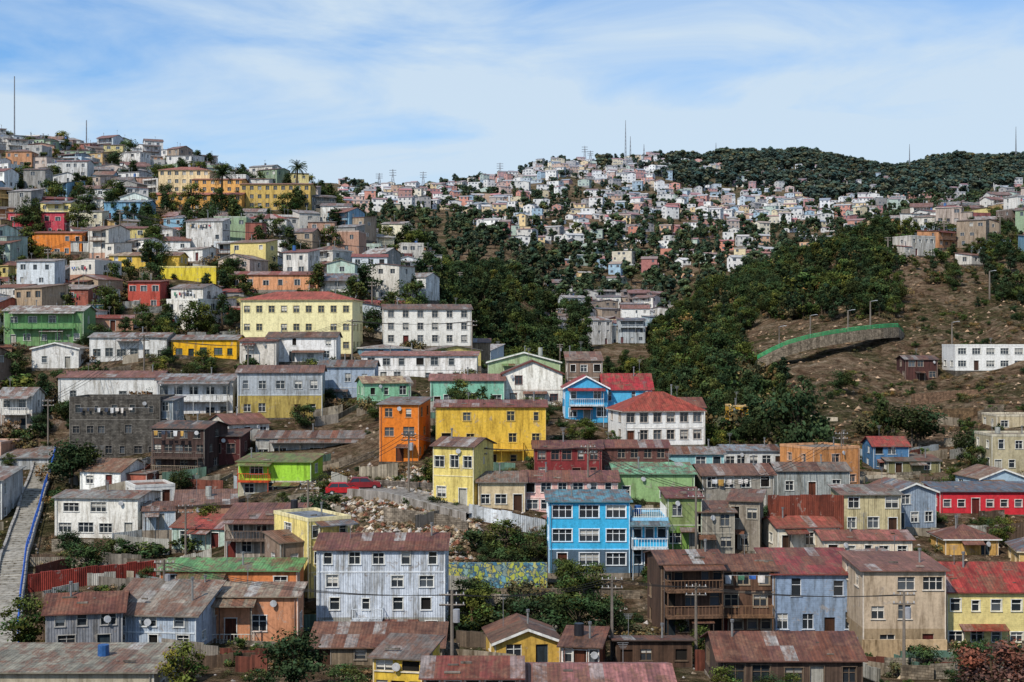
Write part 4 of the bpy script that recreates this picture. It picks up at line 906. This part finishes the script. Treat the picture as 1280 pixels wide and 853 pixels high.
def car(px,D,col,yaw):
    x,y,z=G(px,D); b=MB(); w=.85
    prof=[(-2.05,.35),(-2.05,.75),(-1.9,.92),(-1.15,1.0),(1.35,1.0),(1.95,.85),(2.05,.7),(2.05,.35)]
    for i in range(len(prof)):
        p,q=prof[i],prof[(i+1)%len(prof)]; b.face([(p[0],-w,p[1]),(q[0],-w,q[1]),(q[0],w,q[1]),(p[0],w,p[1])],'metal',col)
    for s in(-w,w): b.face([(p[0],s,p[1]) for p in prof],'metal',col)
    cb=[(-1.75,.95),(-1.35,1.42),(.45,1.45),(1.15,.98)]; cw=.72
    for s in(-1,1):
        b.face([(cb[0][0],s*w*.98,cb[0][1]),(cb[3][0],s*w*.98,cb[3][1]),(cb[2][0],s*cw,cb[2][1]),(cb[1][0],s*cw,cb[1][1])],'glass',(.02,.02,.025))
        for xx,xt in((-.5,-.48),(.95,.4),(-1.7,-1.35)): b.beam((xx,s*(w+.0),.99),(xt,s*(cw+.02),1.45),.04,'metal',col)
    b.face([(cb[0][0],-w,cb[0][1]),(cb[0][0],w,cb[0][1]),(cb[1][0],cw,cb[1][1]),(cb[1][0],-cw,cb[1][1])],'glass',(.02,.02,.025))
    b.face([(cb[3][0],-w,cb[3][1]),(cb[3][0],w,cb[3][1]),(cb[2][0],cw,cb[2][1]),(cb[2][0],-cw,cb[2][1])],'glass',(.02,.02,.025))
    b.box(-1.38,.48,-cw-.02,cw+.02,1.43,1.49,'metal',col)
    for wx in(-1.3,1.3):
        for s in(-1,1):
            b.beam((wx,s*.7,.32),(wx,s*.9,.32),.32,'trim',(.02,.02,.02),.32,14); b.beam((wx,s*.9,.32),(wx,s*.92,.32),.18,'metal',(.5,.5,.5),.17,10)
    for s in(-.6,.6): b.box(2.04,2.08,s-.16,s+.16,.66,.8,'glass',(.7,.7,.65)); b.box(-2.08,-2.04,s-.16,s+.16,.7,.84,'glass',(.4,.02,.02))
    b.box(2.03,2.12,-.8,.8,.38,.52,'trim',(.04,.04,.04)); b.box(-2.12,-2.03,-.8,.8,.38,.52,'trim',(.04,.04,.04))
    finish(b,'parked_car',None,(x,y,z+.35),yaw)
car(428,173.5,hx('#c8262a'),.15); car(455,175,hx('#8a2228'),.1)
def pole(px,pb,pt,name='utility_pole',D=None,arm=False):
    D=D or solve(px,pb); x,y,z=G(px,D); h=(pb-pt)*D/F; b=MB(); pc=hx('#8f8478')
    k=max(1,D/220)
    b.beam((0,0,-.5),(0,0,h),.15*k,'wood',pc,.1*k,7)
    if arm:
        b.beam((0,0,h-.1),(1.4,0,h+.15),.06,'metal',(.5,.5,.5)); b.box(1.1,1.7,-.12,.12,h+.08,h+.2,'metal',(.6,.6,.6))
    else:
        for zz in(.3,1.0):
            b.beam((-.9,0,h-zz),(.9,0,h-zz),.07*k,'wood',pc)
            for kk in(-.8,-.3,.3,.8): b.beam((kk,0,h-zz),(kk,0,h-zz+.2),.05,'trim',(.5,.5,.5))
        if R()<.4: b.beam((.3,0,h-2.2),(.3,0,h-1.3),.25,'metal',(.4,.4,.42),.25,8)
    finish(b,name,None,(x,y,z)); return Vector((x,y,z+h-.3))
row1=[pole(232,700,632),pole(385,690,600),pole(511,618,540),pole(600,628,560),pole(735,640,560),pole(870,716,610),pole(1052,610,540)]
row2=[pole(205,800,700),pole(565,870,738),pole(765,830,722),pole(870,830,730),pole(1130,850,740)]
near=[pole(a,c,d) for a,c,d in [(60,560,500),(180,470,420),(310,480,430),(440,470,400),(590,470,400)]]
row3=[pole(a,c,d) for a,c,d in [(60,350,312),(150,300,262),(330,330,290),(475,350,308),(575,380,340)]]
for a in [(974,440,408),(1013,428,394),(1088,414,378),(1237,374,340),(1190,440,404),(1140,560,518),(1060,420,388)]: pole(*a,name='street_lamp',arm=True)
for a in [(465,400,352),(1110,330,296),(1180,310,280),(1250,300,268),(700,470,430),(230,400,360)]: pole(*a)
b=MB()
def wire(p,q,sag,r):
    pr=None
    for i in range(13):
        t=i/12; v=p.lerp(q,t)-Vector((0,0,sag*4*t*(1-t)))
        if pr: b.beam(pr,v,r,'farwall',(.03,.03,.03),seg=3)
        pr=v
for L,r in ((row1,.03),(row2,.025),(near,.035),(row3,.045)):
    for p,q in zip(L[:-1],L[1:]):
        for k in(-.8,0,.8): wire(p+Vector((k,0,0)),q+Vector((k,0,0)),(q-p).length*.025,r)
finish(b,'power_lines',uv=False)
def mast(px,pb,pt,D,w0=2.4,name='radio_mast'):
    x,y,_=G(px,D); z=float(H(x,y)); zt=CZ+(426-pt)*D/F; h=zt-z; b=MB(); c=hx('#7b7f86'); n=max(4,int(h/4)); r=.05+D/7500
    for sx,sy in((-1,-1),(1,-1),(1,1),(-1,1)): b.beam((sx*w0/2,sy*w0/2,-1),(sx*.1,sy*.1,h),r,'farwall',c,r*.6)
    for i in range(n):
        a=w0/2*(1-i/n)+.1*(i/n); e=w0/2*(1-(i+1)/n)+.1*(i+1)/n; z0=h*i/n; z1=h*(i+1)/n
        b.beam((-a,-a,z0),(e,-e,z1),r*.6,'farwall',c); b.beam((a,-a,z0),(-e,-e,z1),r*.6,'farwall',c); b.beam((-a,-a,z0),(a,-a,z0),r*.6,'farwall',c)
    if name=='power_pylon':
        for k in(.7,.82,.94): b.beam((-3.2,0,h*k),(3.2,0,h*k),r,'farwall',c)
    finish(b,name,None,(x,y,z),uv=False)
mast(18,180,95,600,.3); mast(108,190,150,590,.3)
for a in[(474,235,216,1300),(491,235,211,1300),(529,236,214,1350),(625,228,203,1380),(731,205,182,1500),(738,205,188,1500)]: mast(*a,w0=4,name='power_pylon')
for a in[(782,202,150,1520),(788,202,170,1520),(805,200,180,1520),(895,196,178,2200),(1137,208,180,2200),(1270,200,158,2200)]: mast(*a,w0=1.8)

# ------------------------------------------------------------------ light, sky, camera
sc=bpy.context.scene
el=math.radians(45); sv=Vector((-.5,-.78,0)).normalized(); sv=Vector((sv.x*math.cos(el),sv.y*math.cos(el),math.sin(el)))
l=bpy.data.lights.new('sun','SUN'); l.energy=4.6; l.angle=math.radians(1.0); l.color=(1,.94,.85)
so=bpy.data.objects.new('sun',l); sc.collection.objects.link(so); so.rotation_euler=(-sv).to_track_quat('-Z','Y').to_euler(); so.location=(0,0,300)
w=bpy.data.worlds.new('World'); sc.world=w; w.use_nodes=True; nt=w.node_tree; nt.nodes.clear(); q=NT(nt)
sky=q.n('ShaderNodeTexSky'); sky.sky_type='NISHITA'; sky.sun_disc=False; sky.sun_elevation=el; sky.sun_rotation=math.atan2(sv.x,sv.y); sky.ozone_density=3.0; sky.dust_density=.6; sky.air_density=1.0
ST=.13
hsn=q.n('ShaderNodeHueSaturation',{'Saturation':1.12,'Value':1.05,'Color':sky.outputs[0]})
d=q.n('ShaderNodeTexCoord').outputs['Generated']; z=q.n('ShaderNodeSeparateXYZ',{0:d}).outputs[2]
n1=q.noise(q.mapv(d,(2.4,2.4,9)),1.9,7,.56,.6)
el_=q.n('ShaderNodeMapRange',{0:z,1:.13,2:.24,3:.95,4:.42}).outputs[0]
mk=q.math('ADD',el_,q.math('MULTIPLY',q.math('SUBTRACT',n1,.5),2.8),True)
blue=q.mul(hsn.outputs[0],(.58,.88,1.12))
c=q.mix(blue,(.63/ST,.76/ST,.885/ST),q.math('MULTIPLY',mk,.93))
bg=q.n('ShaderNodeBackground',{0:c,1:ST}); q.n('ShaderNodeOutputWorld',{0:bg.outputs[0]})
cam=bpy.data.cameras.new('camera'); cam.lens=50; cam.sensor_width=36; cam.clip_end=9000; cam.clip_start=.5
co=bpy.data.objects.new('camera',cam); sc.collection.objects.link(co); co.location=(0,0,CZ); co.rotation_euler=(math.radians(90),0,0); sc.camera=co
sc.view_settings.view_transform='Standard'; sc.view_settings.look='None'; sc.view_settings.exposure=0
print('OBJ',len(bpy.data.objects))
